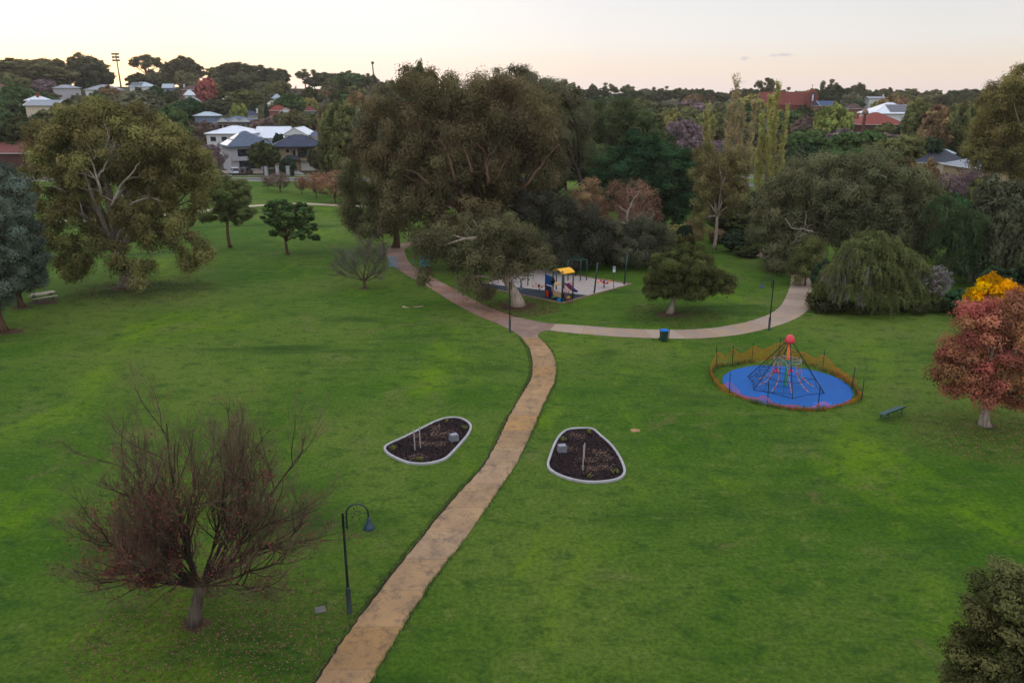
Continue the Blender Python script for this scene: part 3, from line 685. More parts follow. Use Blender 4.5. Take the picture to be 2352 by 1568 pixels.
# spring toys
def spring(p, cols, lab):
    g = G(*p); e = empty('spring_seesaw', g, lab, 'spring toy', rz=.4)
    b = MB(); b.tube([(.1 * math.cos(t * 1.0), .1 * math.sin(t * 1.0), t * .022) for t in np.linspace(0, 22, 60)], .022, 5); b.build('spring', mat('spring_blue', (56, 60, 110)), e)
    MB().lathe([(.08, .45), (.12, .5), (.1, .8), (0, .82)], n=10).build('hub', mat('spring_blue', (56, 60, 110)), e)
    for k in range(4):
        a = k * math.pi / 2; c_, s_ = math.cos(a), math.sin(a)
        b = MB().tube([(0, 0, .55), (.55 * c_, .55 * s_, .58)], .035, 6); b.box((.58 * c_, .58 * s_, .6), (.28, .24, .05), a); b.box((.72 * c_, .72 * s_, .7), (.04, .22, .2), a); b.build('seat', cols[k % 2], e)
spring((1387, 661), (mat('seat_orange', (226, 140, 70)), mat('seat_red', (190, 50, 50))), 'four seat red and orange spring toy right of the sand pit')
spring((1238, 670), (mat('seat_peach', (200, 150, 120)), mat('seat_peach', (200, 150, 120))), 'faded peach coloured spring toy left of the play tower')
# ================================================================== ROPE PYRAMID on its blue circle
c0 = G(1803, 885); RAD = 4.42
blue = mat('rubber_blue', (0, 82, 156), .75, .1, .9, .3, 12)
n = 72
cc = G(1807, 886)
lp = [(cc.x + RAD * math.cos(a) * (1 + .01 * math.sin(3 * a)), cc.y + RAD * .99 * math.sin(a)) for a in np.arange(n) * 2 * math.pi / n]
tag(MB().prism(lp, -.02, .045).build('rubber_surface', blue), kind='structure')
pale = mat('rubber_pale', (30, 100, 190), .8, .1)
for k, (u, v, rr) in enumerate(((1764, 862, .42), (1760, 878, .3), (1891, 928, .6), (1868, 937, .5), (1750, 905, .25))): g = G(u, v); patch(g, rr, pale, 'surface_stain', 30 + k, .05, .5)
e = empty('rope_pyramid', c0, 'rope climbing pyramid with red cap on the blue circle', 'climbing net')
MB().lathe([(.14, 0), (.14, .1), (.1, .12), (.1, 1.95)], n=14).build('mast', mat('mast_green', (20, 120, 84), .5, .1), e, True)
MB().lathe([(.12, 1.95), (.125, 2.0), (.105, 2.03), (.105, 3.3), (0, 3.3)], n=14).build('mast_sleeve', mat('mast_orange', (232, 110, 50), .5, .1), e, True)
MB().lathe([(.0, 3.25), (.3, 3.24), (.37, 3.27), (.36, 3.36), (.28, 3.6), (.16, 3.74), (.08, 3.78), (0, 3.79)], n=22).build('cap', mat('cap_red', (206, 30, 58), .3, .06, spec=.6), e, True)
r = rs(8); HEX = [R(k * 60 + 22) for k in range(6)]; Ro = 2.75
dark = mat('rope_dark', (16, 34, 38), .7, .1); ten = mat('rope_pale', (170, 150, 136), .8, .15); rb = mat('ball_red', (200, 36, 60), .4, .05)
an = [Vector((Ro * math.cos(a), Ro * math.sin(a), .06)) for a in HEX]; topp = [Vector((.22 * math.cos(a), .22 * math.sin(a), 3.26)) for a in HEX]
for k in range(6): MB().tube([tuple(an[k]), tuple(topp[k])], .028, 6).build('stay_rope', dark, e)
b = MB()
for k in range(6):
    a_, c_ = an[k], an[(k + 1) % 6]; m_ = (a_ + c_) / 2 * .9; b.tube([tuple(a_), tuple(m_), tuple(c_)], .02, 5)
    t = .42; p_, q_ = a_.lerp(topp[k], t), an[(k + 1) % 6].lerp(topp[(k + 1) % 6], t)
for k in range(6):
    for t in (.3, .72): b.tube([tuple(v) for v in bend(an[k].lerp(topp[k], t), an[(k + 1) % 6].lerp(topp[(k + 1) % 6], t), r, 5, .02, -.08)], .014, 4)
for k in (1, 2, 3):
    for t in np.linspace(.08, .62, 6): b.tube([tuple(v) for v in bend(an[k].lerp(topp[k], t), an[(k + 1) % 6].lerp(topp[(k + 1) % 6], t), r, 4, .02, -.06)], .012, 4)
    for s in (.25, .5, .75): b.tube([tuple(an[k].lerp(an[(k + 1) % 6], s)), tuple(topp[k].lerp(topp[(k + 1) % 6], s) * .5 + an[k].lerp(an[(k + 1) % 6], s) * .5)], .012, 4)
b.build('side_net', dark, e)
b = MB(); ring = [Vector((.95 * math.cos(a), .95 * math.sin(a), 1.95)) for a in np.arange(12) * math.pi / 6]
for k in range(12):
    b.tube([tuple(ring[k]), tuple((ring[k] + ring[(k + 1) % 12]) / 2 * .95 + Vector((0, 0, -.02))), tuple(ring[(k + 1) % 12])], .018, 5)
    b.tube([tuple(ring[k]), (0, 0, 1.7 + .2 * (k % 2))], .013, 4)
b.build('ring_net', mat('rope_white', (150, 160, 176), .8, .1), e)
for k in range(9):
    a = R(k * 40 + 8); p0 = Vector((.95 * math.cos(a), .95 * math.sin(a), 1.92)); p1 = Vector((1.95 * math.cos(a + .3), 1.95 * math.sin(a + .3), .09))
    pts = [p0.lerp(p1, t) + Vector((-.35 * math.sin(math.pi * t) * math.cos(a), -.35 * math.sin(math.pi * t) * math.sin(a), -.25 * math.sin(math.pi * t))) for t in np.linspace(0, 1, 8)]
    rp = MB().tube([tuple(p) for p in pts], .026, 5).build('climbing_rope', ten, e)
    for t in (2, 4, 6): q = pts[t]; MB().lathe([(0, -.06), (.05, -.04), (.065, 0), (.05, .04), (0, .06)], tuple(q), 8).build('ball', rb, rp, True)
for a in (2.2, .9): MB().lathe([(.0, .8), (.22, .82), (.24, .86), (.06, .95), (.04, 1.1), (0, 1.1)], (.85 * math.cos(a), .85 * math.sin(a), 0), 10).build('disc_seat', mat('seat_magenta', (170, 24, 90), .4), e)
# orange barrier fence round it
r = rs(21); FR = 4.95; e = empty('barrier_fence', cc, 'sagging orange mesh barrier on dark pickets around the blue circle', 'barrier fence')
pk = [(1646, 850), (1730, 824), (1808, 815), (1889, 842), (1958, 876), (1978, 900), (1876, 934), (1763, 923), (1679, 897), (1660, 842)]
PK = []
for q in [(2863.6, 1466), (3007, 1446), (3115, 1428), (3290, 1478), (3408, 1555), (3445, 1605), (3271, 1632), (3068, 1613), (2915, 1575), (2928, 1462)]:
    g = G(q[0] / 1.7415, q[1] / 1.7415); PK.append(Vector((g.x - cc.x, g.y - cc.y, 0)))
PK.sort(key=lambda q: math.atan2(q.y, q.x)); pkm = mat('picket_dark', (26, 50, 46), .7, .1)
for q in PK: MB().box((q.x, q.y, .8), (.045, .045, 1.6), r.rand(), .9, r.normal() * .03, r.normal() * .04).build('picket', pkm, e)
b = MB(); N = 270; NR = 7
angs = np.linspace(-math.pi, math.pi, N + 1); pa = np.array([math.atan2(q.y, q.x) for q in PK]); pr = np.array([q.length for q in PK])
def fr(a): return max(4.66, np.interp(a, np.r_[pa[-1] - 2 * math.pi, pa, pa[0] + 2 * math.pi], np.r_[pr[-1], pr, pr[0]]))
def topz(a):
    dmin = np.abs((pa - a + math.pi) % (2 * math.pi) - math.pi).min()
    back = .5 + .5 * math.sin(a)
    return (.2 + .5 * back) + (.3 + .25 * back) * math.exp(-(dmin / .1) ** 2) + .07 * math.sin(a * 13) - .04 * math.sin(a * 29)
grid = []
for i in range(N + 1):
    a = angs[i]; rr0 = fr(a); tz = max(.15, topz(a)); row = []
    for j in range(NR + 1):
        t = j / NR; bulge = -.25 * (1 - t) * (.5 + .5 * math.sin(a * 5)) - .12 * t * (1 - (.5 + .5 * math.sin(a)))
        rr = rr0 + bulge + .03 * math.sin(a * 31 + j)
        row.append(Vector((rr * math.cos(a), rr * math.sin(a), .03 + tz * t + .012 * math.sin(a * 47 + j * 2))))
    grid.append(row)
def rib(p, q, w):
    d = (q - p); nn = d.cross(Vector((p.x, p.y, 0))); 
    if nn.length < 1e-6: return
    nn = nn.normalized() * w / 2; b.add([p - nn, q - nn, q + nn, p + nn], [(0, 1, 2, 3)])
for i in range(N):
    for j in range(NR + 1):
        rib(grid[i][j], grid[i + 1][j], .028 if j in (0, NR) else .013)
        if j < NR and i % 1 == 0: rib(grid[i][j], grid[i][j + 1], .011)
b.build('mesh_netting', mat('net_orange', (240, 96, 26), .6, .15), e)
# long grass growing along the barrier
r = rs(31); N = 3200; a = r.rand(N) * 2 * math.pi; rr0 = np.array([fr((x + math.pi) % (2 * math.pi) - math.pi) for x in a]) + r.normal(size=N) * .13 - .1
dens = (.35 + .65 * (np.sin(a * 3 + 1) > -.1)); keep = r.rand(N) < dens; a, rr0 = a[keep], rr0[keep]; N = len(a)
hh = r.uniform(.12, .42, N); base = np.stack([cc.x + rr0 * np.cos(a), cc.y + rr0 * np.sin(a), np.zeros(N)], 1)
tip = base + np.stack([r.normal(size=N) * .09, r.normal(size=N) * .09, hh], 1); w = r.normal(size=(N, 3)); w[:, 2] = 0; w = unit(w) * .02
me = quads_mesh('long_grass', np.stack([base - w, base + w, tip + w * .2, tip - w * .2], 1), leafmat('leaf'), r.rand(N, 2))
o = bpy.data.objects.new('long_grass', me); link(o); o.color = (*lin((84, 108, 34)), 1); tag(o, 'unmown long grass along the foot of the orange mesh barrier', 'grass', kind='stuff')
# dark rail fence by the creek
g = G(2155, 700); e = empty('rail_fence', g, 'low dark green rail fence near the creek left of the yellow tree', 'fence')
q = G(2240, 683) - g; rg = mat('rail_dark', (24, 52, 44), .6)
for t in (0, .5, 1): MB().box((q.x * t, q.y * t, .6), (.1, .1, 1.2)).build('post', rg, e)
b = MB(); [b.tube([(0, 0, z), (q.x, q.y, z)], .04, 6) for z in (.35, .75, 1.12)]; b.build('rail', rg, e)
g = G(2241, 672); e = empty('creek_sign', g, 'small blue grey sign on a dark post behind the creek rail fence', 'sign'); MB().box((0, 0, 1.3), (.08, .08, 2.6)).build('post', rg, e); MB().box((.2, -.06, 1.2), (.16, .03, .9), 0, 1, 0, .2).build('sign_plate', mat('sign_grey', (130, 140, 170)), e)
# ================================================================== HOUSES
RECTS = []     # screen rectangles of what must stay in view: (u0,v0,u1,v1,D)
glass = mat('glass_dark', (34, 40, 50), .15, .2, .5, spec=.8); frm = mat('frame_white', (200, 200, 198), .6, .05); frd = mat('frame_dark', (50, 48, 48), .6)
RC = dict(slate=(84, 96, 116), white=(206, 212, 224), navy=(46, 56, 78), red=(124, 52, 44), redb=(108, 58, 56), pale=(160, 176, 190), grey=(122, 130, 142), brown=(78, 58, 58), blue=(44, 66, 110), char=(56, 60, 72), cream=(190, 184, 170))
WC = dict(white=(206, 208, 208), grey=(168, 168, 174), tan=(160, 140, 112), brick=(134, 96, 84), cream=(196, 186, 164), blue=(120, 136, 158), redbrick=(78, 50, 46), palebrick=(168, 138, 122))
def roofm(c):
    if c in ('white', 'pale', 'grey'): return tile_mat('roof_' + c, RC[c], .5, .5, .08, 'X')
    return tile_mat('roof_' + c, RC[c], .3, .7, .22, 'Z')
def wallm(c): return mat('wall_' + c, WC[c], .85, .1, 1.2, .2, 8)
def win(e, x, y, z, w, h, f=frm, rz=0):
    o = MB().box((0, 0, 0), (w + .16, .06, h + .16)).build('window', f, e, loc=(x, y, z)); o.rotation_euler.z = rz
    p = MB().box((0, -.035, 0), (w, .03, h)).build('pane', glass, o); return o
def hip(w, d, h, th=.18, rl=None, kind='hip'):
    b = MB(); W2, D2 = w / 2, d / 2
    if kind == 'gable': rp = [(-W2, 0, h), (W2, 0, h)]
    elif kind == 'gabley': rp = [(0, -D2, h), (0, D2, h)]
    elif w >= d: r2 = (rl if rl is not None else max(w - d, .12 * w)) / 2; rp = [(-r2, 0, h), (r2, 0, h)]
    else: r2 = (d - w) / 2 + .3; rp = [(0, -r2, h), (0, r2, h)]
    E = [(-W2, -D2, 0), (W2, -D2, 0), (W2, D2, 0), (-W2, D2, 0)]; B = [(x, y, -th) for x, y, _ in E]
    vs = B + E + rp      # 0-3 bottom, 4-7 eave, 8,9 ridge
    fs = [(3, 2, 1, 0)] + [(i, (i + 1) % 4, 4 + (i + 1) % 4, 4 + i) for i in range(4)]
    if kind in ('hip', 'gable') and (w >= d or kind == 'gable'): fs += [(4, 5, 9, 8), (5, 6, 9), (6, 7, 8, 9), (7, 4, 8)]
    else: fs += [(4, 5, 8), (5, 6, 9, 8), (6, 7, 9), (7, 4, 8, 9)]
    return b.add(vs, fs)
def ridgecaps(b2, w, d, h, kind):
    W2, D2 = w / 2, d / 2
    if kind == 'gabley': b2.tube([(0, -D2, h), (0, D2, h)], .1, 5); return
    r2 = W2 if kind == 'gable' else max(w - d, .12 * w) / 2
    if w < d and kind == 'hip': return
    b2.tube([(-r2, 0, h), (r2, 0, h)], .1, 5)
    if kind == 'hip':
        for sx in (-1, 1):
            for sy in (-1, 1): b2.tube([(sx * r2, 0, h), (sx * W2, sy * D2, .02)], .09, 5)
def house(label, u0, u1, vr, ve, D, roof, wall, kind='hip', dep=None, rot=0, wins=(), chim=None, solar=None, vb=None, name='house', inset=.5, cat='house', doors=()):
    um = (u0 + u1) / 2
    ze = AT(um, ve, D).z; w = (AT(u1, ve, D) - AT(u0, ve, D)).x
    d = dep or min(w * .75, 14); w_ = w
    zr = AT(um, vr, D + (d / 2 if kind != 'gabley' else 0)).z
    x = AT(um, ve, D).x; yc = D + d / 2
    zg = min(H(x, D), H(x, yc + d / 2)) - .3
    if ze - H(x, D) < 2.2: zg = ze - 3.0
    e = empty(name, (x, yc, zg), label, cat, rz=rot)
    he = ze - zg
    MB().box((0, 0, he / 2 - .1), (w_ - 2 * inset, d - 2 * inset, he - .2)).build('wall', wallm(wall), e)
    rm = roofm(roof); o = hip(w_, d, zr - ze, kind=kind).build('roof', rm, e, loc=(0, 0, he))
    c = MB(); ridgecaps(c, w_, d, zr - ze, kind); c.build('ridge_cap', rm, o) if c.v else None
    if kind in ('gable', 'gabley'):
        c = MB(); W2, D2, h = w_ / 2, d / 2, zr - ze
        if kind == 'gabley': [c.tube([(sx * W2, -D2 - .06, 0), (0, -D2 - .06, h)], .12, 4) for sx in (-1, 1)]
        else: [c.tube([(sx * W2 * 1.004, -D2, 0), (sx * W2 * 1.004, 0, h)], .12, 4) for sx in (-1, 1)]
        c.build('barge_board', frm, o)
        if kind == 'gabley':
            MB().add([(-W2 + .3, -D2 - .04, 0), (W2 - .3, -D2 - .04, 0), (0, -D2 - .04, h - .3)], [(0, 1, 2)]).build('gable_face', wallm(wall), o)
    c = MB().box((0, -d / 2 - .06, -.06), (w_ + .1, .12, .14)); c.box((-w_ / 2 - .06, 0, -.06), (.12, d, .14)); c.box((w_ / 2 + .06, 0, -.06), (.12, d, .14)); c.build('gutter', frm, o)
    for fx, z, ww, hh in wins: win(e, fx * (w_ / 2 - inset), -d / 2 + inset - .03, z, ww, hh)
    if chim:
        fx, hh, m_ = chim; q = MB().box((0, 0, hh / 2), (.7, .6, hh)); q.box((0, 0, hh + .08), (.85, .75, .14)); q.build('chimney', m_, o, loc=(fx * w_ / 2, -d * .12, (zr - ze) * .45))
    if solar:
        fx, fy, nx, ny = solar; h = zr - ze; sl = math.atan2(h, d / 2); s = MB()
        for i in range(nx):
            for j in range(ny):
                px = fx * w_ / 2 + (i - nx / 2) * 1.08; t = fy + j * 1.75 / (d / 2)
                s.box((px, -d / 2 * (1 - t) , h * t + .16), (1.0, 1.65, .05), 0, 1, sl)
        s.build('solar_panels', mat('solar', (24, 36, 60), .2, .1, spec=.8), o)
    RECTS.append((u0 - 1, vr - 1, u1 + 1, min(vb or 999, ve + (4 if D > 270 else 14)), D))
    return e, he, w_, d
# --- grey rendered two-storey house
label = 'grey two storey house with steep slate roof and bright skylight panels'
D = 214; c_ = AT(561, 334, D); ze = c_.z; zg = H(c_.x, D) - .2
e = empty('house', (c_.x, D + 2, zg), label, 'house', rz=R(33)); he = ze - zg; gw = wallm('grey'); w = 11.0
MB().box((0, 0, he / 2), (w, 8.2, he)).build('wall', gw, e)
MB().box((-.2, -4.35, he * .5), (w * .9, .5, .9)).build('balcony_band', gw, e)
h = AT(552, 301, D + 2).z - ze; ax = -.3; X0, X1 = -6.4, 6.4; YD = 5.1
b = MB(); E = [(X0, -YD, 0), (X1, -YD, 0), (X1, YD, 0), (X0, YD, 0)]
b.add([(x, y, -.2) for x, y, z in E] + E + [(ax - .5, 0, h), (ax + .5, 0, h)], [(3, 2, 1, 0)] + [(i, (i + 1) % 4, 4 + (i + 1) % 4, 4 + i) for i in range(4)] + [(4, 5, 9, 8), (5, 6, 9), (6, 7, 8, 9), (7, 4, 8)])
ro = b.build('roof', roofm('slate'), e, loc=(0, 0, he))
A_, B_, T_ = Vector((X0, -YD, 0)), Vector((X0, YD, 0)), Vector((ax - .5, 0, h)); nv_ = (B_ - A_).cross(T_ - A_).normalized(); nv_ = nv_ if nv_.z > 0 else -nv_
def slope(t, s, lift=.05): return A_.lerp(B_, .5 + (t - .5) * (1 - s)).lerp(T_, 0) + (T_ - (A_ + B_) / 2) * s + nv_ * lift
for (s0, s1, t0, t1) in ((.05, .38, .04, .8), (.44, .82, .06, .86)):
    MB().add([slope(t0, s0), slope(t1, s0), slope(t1, s1), slope(t0, s1)] + [slope(t0, s0, .13), slope(t1, s0, .13), slope(t1, s1, .13), slope(t0, s1, .13)], [(0, 1, 2, 3), (7, 6, 5, 4), (0, 4, 5, 1), (1, 5, 6, 2), (2, 6, 7, 3), (3, 7, 4, 0)]).build('roof_sheet', mat('sheet_bright', (238, 240, 240), .25, .03, metal=0, spec=.8), ro)
win(e, -.3, -4.12, he * .74, 6.4, 1.7, frd); win(e, -1.2, -4.12, he * .28, 4.4, 2.2, frd); win(e, 3.6, -4.12, he * .28, 1.6, 2.0, frd)
RECTS.append((503, 299, 618, 352, 210)); RECTS.append((500, 350, 556, 392, 210))
# --- tan brick house
D = 211; xa = AT(614, 335, D).x; xb = AT(734, 335, D).x; ze = AT(670, 336, D).z; zg = H(xa, D) - .2; xm = (xa + xb) / 2
e = empty('house', (xm, D + 5, zg), 'tan brick two storey house with dark tiled roof and white garage door', 'house', rz=R(16)); w = xb - xa; he = ze - zg; tb = wallm('tan')
MB().box((-w * .13, .4, he / 2), (w * .68, 9, he)).build('wall', tb, e); MB().box((w * .34, 1.2, he / 2), (w * .24, 7.2, he)).build('wall', tb, e)
h = AT(685, 310, D + 5).z - ze
ro = hip(w, 11.2, h, rl=2.2).build('roof', roofm('navy'), e, loc=(0, .3, he)); c = MB(); c.tube([(-1.1, 0, h), (1.1, 0, h)], .1, 5)
for sx in (-1, 1):
    for sy in (-1, 1): c.tube([(sx * 1.1, 0, h), (sx * w / 2, sy * 5.6, .05)], .09, 5)
c.build('ridge_cap', roofm('char'), ro)
o2 = hip(6.0, 5.0, h * .55).build('roof', roofm('navy'), e, loc=(w * .02, -3.8, he - .02)); hip(4.6, 4, h * .5).build('roof', roofm('navy'), e, loc=(-w * .33, -3.2, he - .04))
bx = w * .13
bal = MB().box((bx, -4.5, 3.05), (5.2, 1.6, .25)).build('balcony', tb, e)
c = MB().box((bx, -5.25, 4.15), (5.1, .05, .06)); [c.box((bx - 2.5 + k * .25, -5.25, 3.65), (.04, .04, 1.0)) for k in range(21)]; c.build('railing', frd, bal)
MB().box((bx - 2.5, -4.9, he / 2), (.45, .45, he)).build('pillar', tb, e); MB().box((bx + 2.5, -4.9, he / 2), (.45, .45, he)).build('pillar', tb, e)
win(e, bx - .6, -4.16, he * .74, 3.0, 2.2, frd); win(e, bx + 1.7, -4.16, he * .74, .9, 1.4); win(e, -w * .42, -4.16, he * .84, 1.2, 1.0); win(e, -w * .22, -4.16, he * .82, .9, 1.0); win(e, -w * .1, -4.16, he * .72, .8, 1.6)
c = MB(); [c.box((bx + .5, -4.2, .4 + k * .55), (4.2, .06, .52)) for k in range(5)]; c.build('garage_door', mat('garage_white', (200, 196, 188), .6, .05), e)
hip(4.6, 2.6, 1.1).build('porch_roof', roofm('char'), e, loc=(-w * .16, -5, he * .5)); win(e, w * .34, -2.46, 1.6, 1.3, 2.6, frd)
RECTS.append((614, 308, 733, 388, D))
# --- the other houses
W1 = [(-.7, 1.7, 1.3, 1.2), (-.2, 1.7, 1.3, 1.2), (.35, 1.7, 1.6, 1.2), (.8, 1.7, 1.1, 1.2)]
red_ch = mat('chimney_red', (140, 70, 50)); wh_ch = mat('chimney_white', (205, 205, 205))
E1 = house('white walled house with broad white hipped roof behind the grey house', 468, 578, 289, 307, 245, 'white', 'white', wins=[(-.2, 4.8, 1.6, 1.3), (.05, 4.8, .8, 1.3), (-.7, 4.8, 1.6, 1.3), (.6, 4.8, 1.4, 1.3)], vb=330, dep=14)
MB().lathe([(0, 0), (.5, .02), (.5, .1), (0, .12)], n=12).build('satellite_dish', mat('dish_blue', (60, 80, 130)), E1[0], loc=(-4.5, -4.2, E1[1] + 1.8))
house('long white gable roofed house between the grey and tan houses', 579, 659, 291, 317, 250, 'white', 'white', 'gable', dep=12, vb=318)
house('white house with small front gable behind the tan brick house', 648, 706, 294, 310, 244, 'white', 'white', 'gabley', dep=12, vb=318)
house('small grey roofed house with white front right of the white gable', 703, 736, 300, 313, 248, 'slate', 'white', dep=10, vb=322)
house('low white roofed house almost hidden by olive trees right of the tan house', 730, 768, 296, 314, 240, 'white', 'white', dep=10, vb=325)
e, he, w, d = house('veranda house with blue grey roof and three small white gables', 490, 580, 267, 281, 292, 'slate', 'palebrick', wins=[(-.75, 3.6, 1.4, 1.4), (-.45, 3.6, 1.4, 1.4), (-.12, 3.6, 1.0, 1.4)], vb=300, dep=12)
for fx in (-.5, .12, .62):
    g_ = hip(3.8, 3.2, 1.3, kind='gabley').build('gable', roofm('slate'), e, loc=(fx * w / 2, -d / 2 + .9, he + .1)); c = MB(); [c.tube([(s * 1.9, -1.68, 0), (0, -1.68, 1.3)], .1, 4) for s in (-1, 1)]; c.add([(-1.7, -1.63, 0), (1.7, -1.63, 0), (0, -1.63, 1.2)], [(0, 1, 2)]); c.build('barge_board', frm, g_)
vd = MB().box((w * .3, -d / 2 - .6, he - .5), (w * .4, 1.9, .12)).build('veranda_roof', roofm('slate'), e)
[MB().box((w * .12 + k * w * .12, -d / 2 - 1.4, (he - .6) / 2), (.16, .16, he - .6)).build('veranda_post', frm, e) for k in range(4)]
MB().box((w * .3, -d / 2 + .45, he * .45), (w * .36, .1, he * .55)).build('window', glass, e)
house('pale blue roofed house left of the veranda house', 443, 497, 257, 266, 305, 'pale', 'blue', vb=280, wins=W1)
house('dark roofed house with white chimney above the veranda house', 540, 593, 254, 266, 325, 'navy', 'white', vb=275, chim=(.78, 1.7, wh_ch), wins=W1)
house('two part red tiled house above the tan brick house', 614, 655, 242, 254, 332, 'red', 'brick', vb=262, wins=W1)
house('lower pink roofed house with white gable beside the red tiled house', 616, 642, 258, 269, 312, 'redb', 'white', vb=272)
house('white edged pink roof house just right of the red tiled house', 640, 672, 249, 259, 322, 'redb', 'white', 'gabley', vb=268)
house('dull red roofed house near the tall olive trees, upper slope', 698, 722, 243, 255, 340, 'redb', 'blue', vb=266)
house('small cream house with pale roof above the dark pointed conifer', 611, 634, 232, 240, 370, 'cream', 'cream', vb=247)
house('pale two storey house with blue shade, high on the slope', 624, 644, 217, 226, 395, 'pale', 'white', vb=240)
house('white roof showing through trees right of the crimson tree', 505, 536, 222, 231, 392, 'white', 'white', vb=233)
house('brown tiled house with white chimney left of the crimson tree', 414, 455, 196, 206, 440, 'brown', 'brick', vb=216, chim=(-.75, 1.6, wh_ch))
house('house with dazzling white skillion roof left of the crimson tree', 421, 444, 207, 219, 418, 'white', 'white', vb=232)
house('small white gable house under the crimson tree', 433, 458, 226, 235, 380, 'pale', 'white', 'gabley', vb=240)
house('grey roofed white house high on the left slope below the skyline gums', 192, 262, 195, 206, 430, 'grey', 'white', vb=220, wins=W1)
house('blue white roof with solar panels high on the left slope', 294, 346, 189, 199, 452, 'pale', 'white', solar=(-.3, .3, 6, 2), vb=202)
house('pale blue house beside the palm near the crimson tree', 371, 396, 193, 202, 440, 'pale', 'blue', 'gable', vb=213)
house('grey house in deep shade among gums at far left', 118, 168, 195, 202, 440, 'grey', 'grey', vb=212)
house('flat blue grey roofed white house left of the big left gum', 52, 128, 230, 242, 262, 'grey', 'cream', 'gable', vb=264, dep=9, wins=[(-.85, 3.2, 1.2, 2.2)])
house('white roof with red chimney behind the flat blue grey roof', 54, 102, 221, 231, 300, 'white', 'white', vb=232, chim=(.1, 1.9, red_ch))
house('pink roofed house cut by the left edge below the skyline', -40, 11, 193, 203, 420, 'redb', 'white', vb=208)
house('long red tiled house partly cut off at the left edge', -70, 82, 321, 352, 204, 'redb', 'redbrick', chim=(.52, 2.4, mat('chimney_brick', (110, 60, 50))), dep=13, vb=398)
house('rear red tiled roof rising over the long red house at left', -90, 66, 312, 330, 214, 'redb', 'redbrick', dep=12, vb=330)
house('blue solar roofed hall to the right of the brick church', 1884, 1930, 232, 243, 415, 'blue', 'brick', 'gable', dep=12, vb=250)
house('dark brown roofed house right of the round lime green tree', 1948, 1984, 237, 250, 385, 'brown', 'brick', vb=262, wins=[(-.5, 2, 1.6, 3)])
house('big white roofed house with a grid of solar panels', 2008, 2116, 236, 261, 300, 'white', 'white', solar=(.42, .22, 10, 3), dep=15, vb=264)
house('long red tiled house below the white solar roof', 1976, 2082, 259, 286, 275, 'red', 'redbrick', dep=14, vb=288, chim=(-.86, 1.6, red_ch))
house('small flat roofed white building on the right skyline', 1996, 2036, 222, 226, 430, 'grey', 'white', 'gable', vb=234, chim=(.85, 1.4, wh_ch))
house('dark slate roofed cream house behind the grey green trees at right', 2090, 2230, 324, 373, 160, 'char', 'cream', dep=15, vb=400, wins=[(-.5, 3.0, 1.6, 2.0), (.2, 3.0, 1.5, 1.6), (.7, 3.0, 1.5, 1.6)])
house('tan rendered house with white roof edge at far right behind the gum', 2238, 2330, 366, 388, 146, 'grey', 'tan', dep=12, vb=430, wins=[(-.3, 2.6, 1.4, 2.0), (.5, 2.6, 1.4, 2.0)])
house('blue roof seen between gums at upper far right', 2160, 2196, 344, 352, 178, 'pale', 'white', vb=356)
house('white wall corner showing behind the dark lush tree at centre right', 1715, 1735, 420, 431, 178, 'grey', 'cream', vb=436)
house('grey roof glimpsed between poplars and dark lush tree', 1715, 1760, 455, 465, 152, 'grey', 'cream', vb=472)
# cupola on the red house
g = AT(1984, 284, 270); e = empty('cupola', (g.x, 270, H(g.x, 270)), 'small domed brick cupola standing left of the long red tiled house', 'cupola'); ht = AT(1984, 247, 270).z - H(g.x, 270)
MB().box((0, 0, (ht - 2.2) / 2), (.75, .75, ht - 2.2)).build('shaft', mat('cupola_brick', (100, 58, 46)), e)
MB().lathe([(1.0, ht - 2.2), (1.1, ht - 2.0), (.95, ht - 1.2), (.5, ht - .6), (.1, ht - .4), (.08, ht), (0, ht)], n=14).build('dome', mat('dome_tile', (122, 96, 86), .6, .3, 2), e, True); RECTS.append((1974, 246, 1994, 284, 270))
# --- church
D = 430; xa, xb = AT(1752, 241, D).x, AT(1862, 241, D).x; ze = AT(1800, 241, D).z; zr = AT(1800, 212, D + 7).z; xm = (xa + xb) / 2; zg = H(xm, D) - .5
e = empty('church', (xm, D + 7, zg), 'red brick church with long tiled roof, bell gable and cross', 'church'); w = xb - xa; he = ze - zg; cb = mat('church_brick', (112, 54, 44), .85, .15, 1)
MB().box((0, 0, he / 2), (w - 1, 13, he)).build('wall', cb, e)
ro = hip(w, 14, zr - ze, kind='gable').build('roof', tile_mat('roof_church', (106, 46, 42), .3, .8, .3, 'Z'), e, loc=(0, 0, he)); MB().tube([(-w / 2, 0, zr - ze), (w / 2, 0, zr - ze)], .14, 5).build('ridge_cap', cb, ro)
c = MB(); c.tube([(-w / 2, -7, 0), (-w / 2, 0, zr - ze)], .22, 4); c.build('parapet', cb, ro)
for k in range(7): win(e, -w * .42 + k * w * .14, -6.53, he * .55, 1.0, 2.2, frd)
fx0, fx1 = AT(1854, 240, D - 1).x - xm, AT(1877, 240, D - 1).x - xm; fm = (fx0 + fx1) / 2; fw = fx1 - fx0; tz = AT(1866, 211, D).z - zg
MB().box((fm, -5.5, tz / 2), (fw, 4, tz)).build('bell_gable', cb, e)
c = MB(); top = AT(1866, 203, D).z - zg; c.add([(fm - fw * .35, -6.5, tz), (fm + fw * .35, -6.5, tz), (fm + fw * .35, -4.5, tz), (fm - fw * .35, -4.5, tz), (fm - .5, -5.8, top), (fm + .5, -5.8, top), (fm + .5, -5.2, top), (fm - .5, -5.2, top)], [(0, 1, 5, 4), (1, 2, 6, 5), (2, 3, 7, 6), (3, 0, 4, 7), (4, 5, 6, 7)]); c.build('gable_top', cb, e)
c = MB(); [c.box((fm + s * fw * .5, -7, tz * .42), (.9, 1.4, tz * .84), 0, .8) for s in (-1, 1)]; c.build('buttress', cb, e)
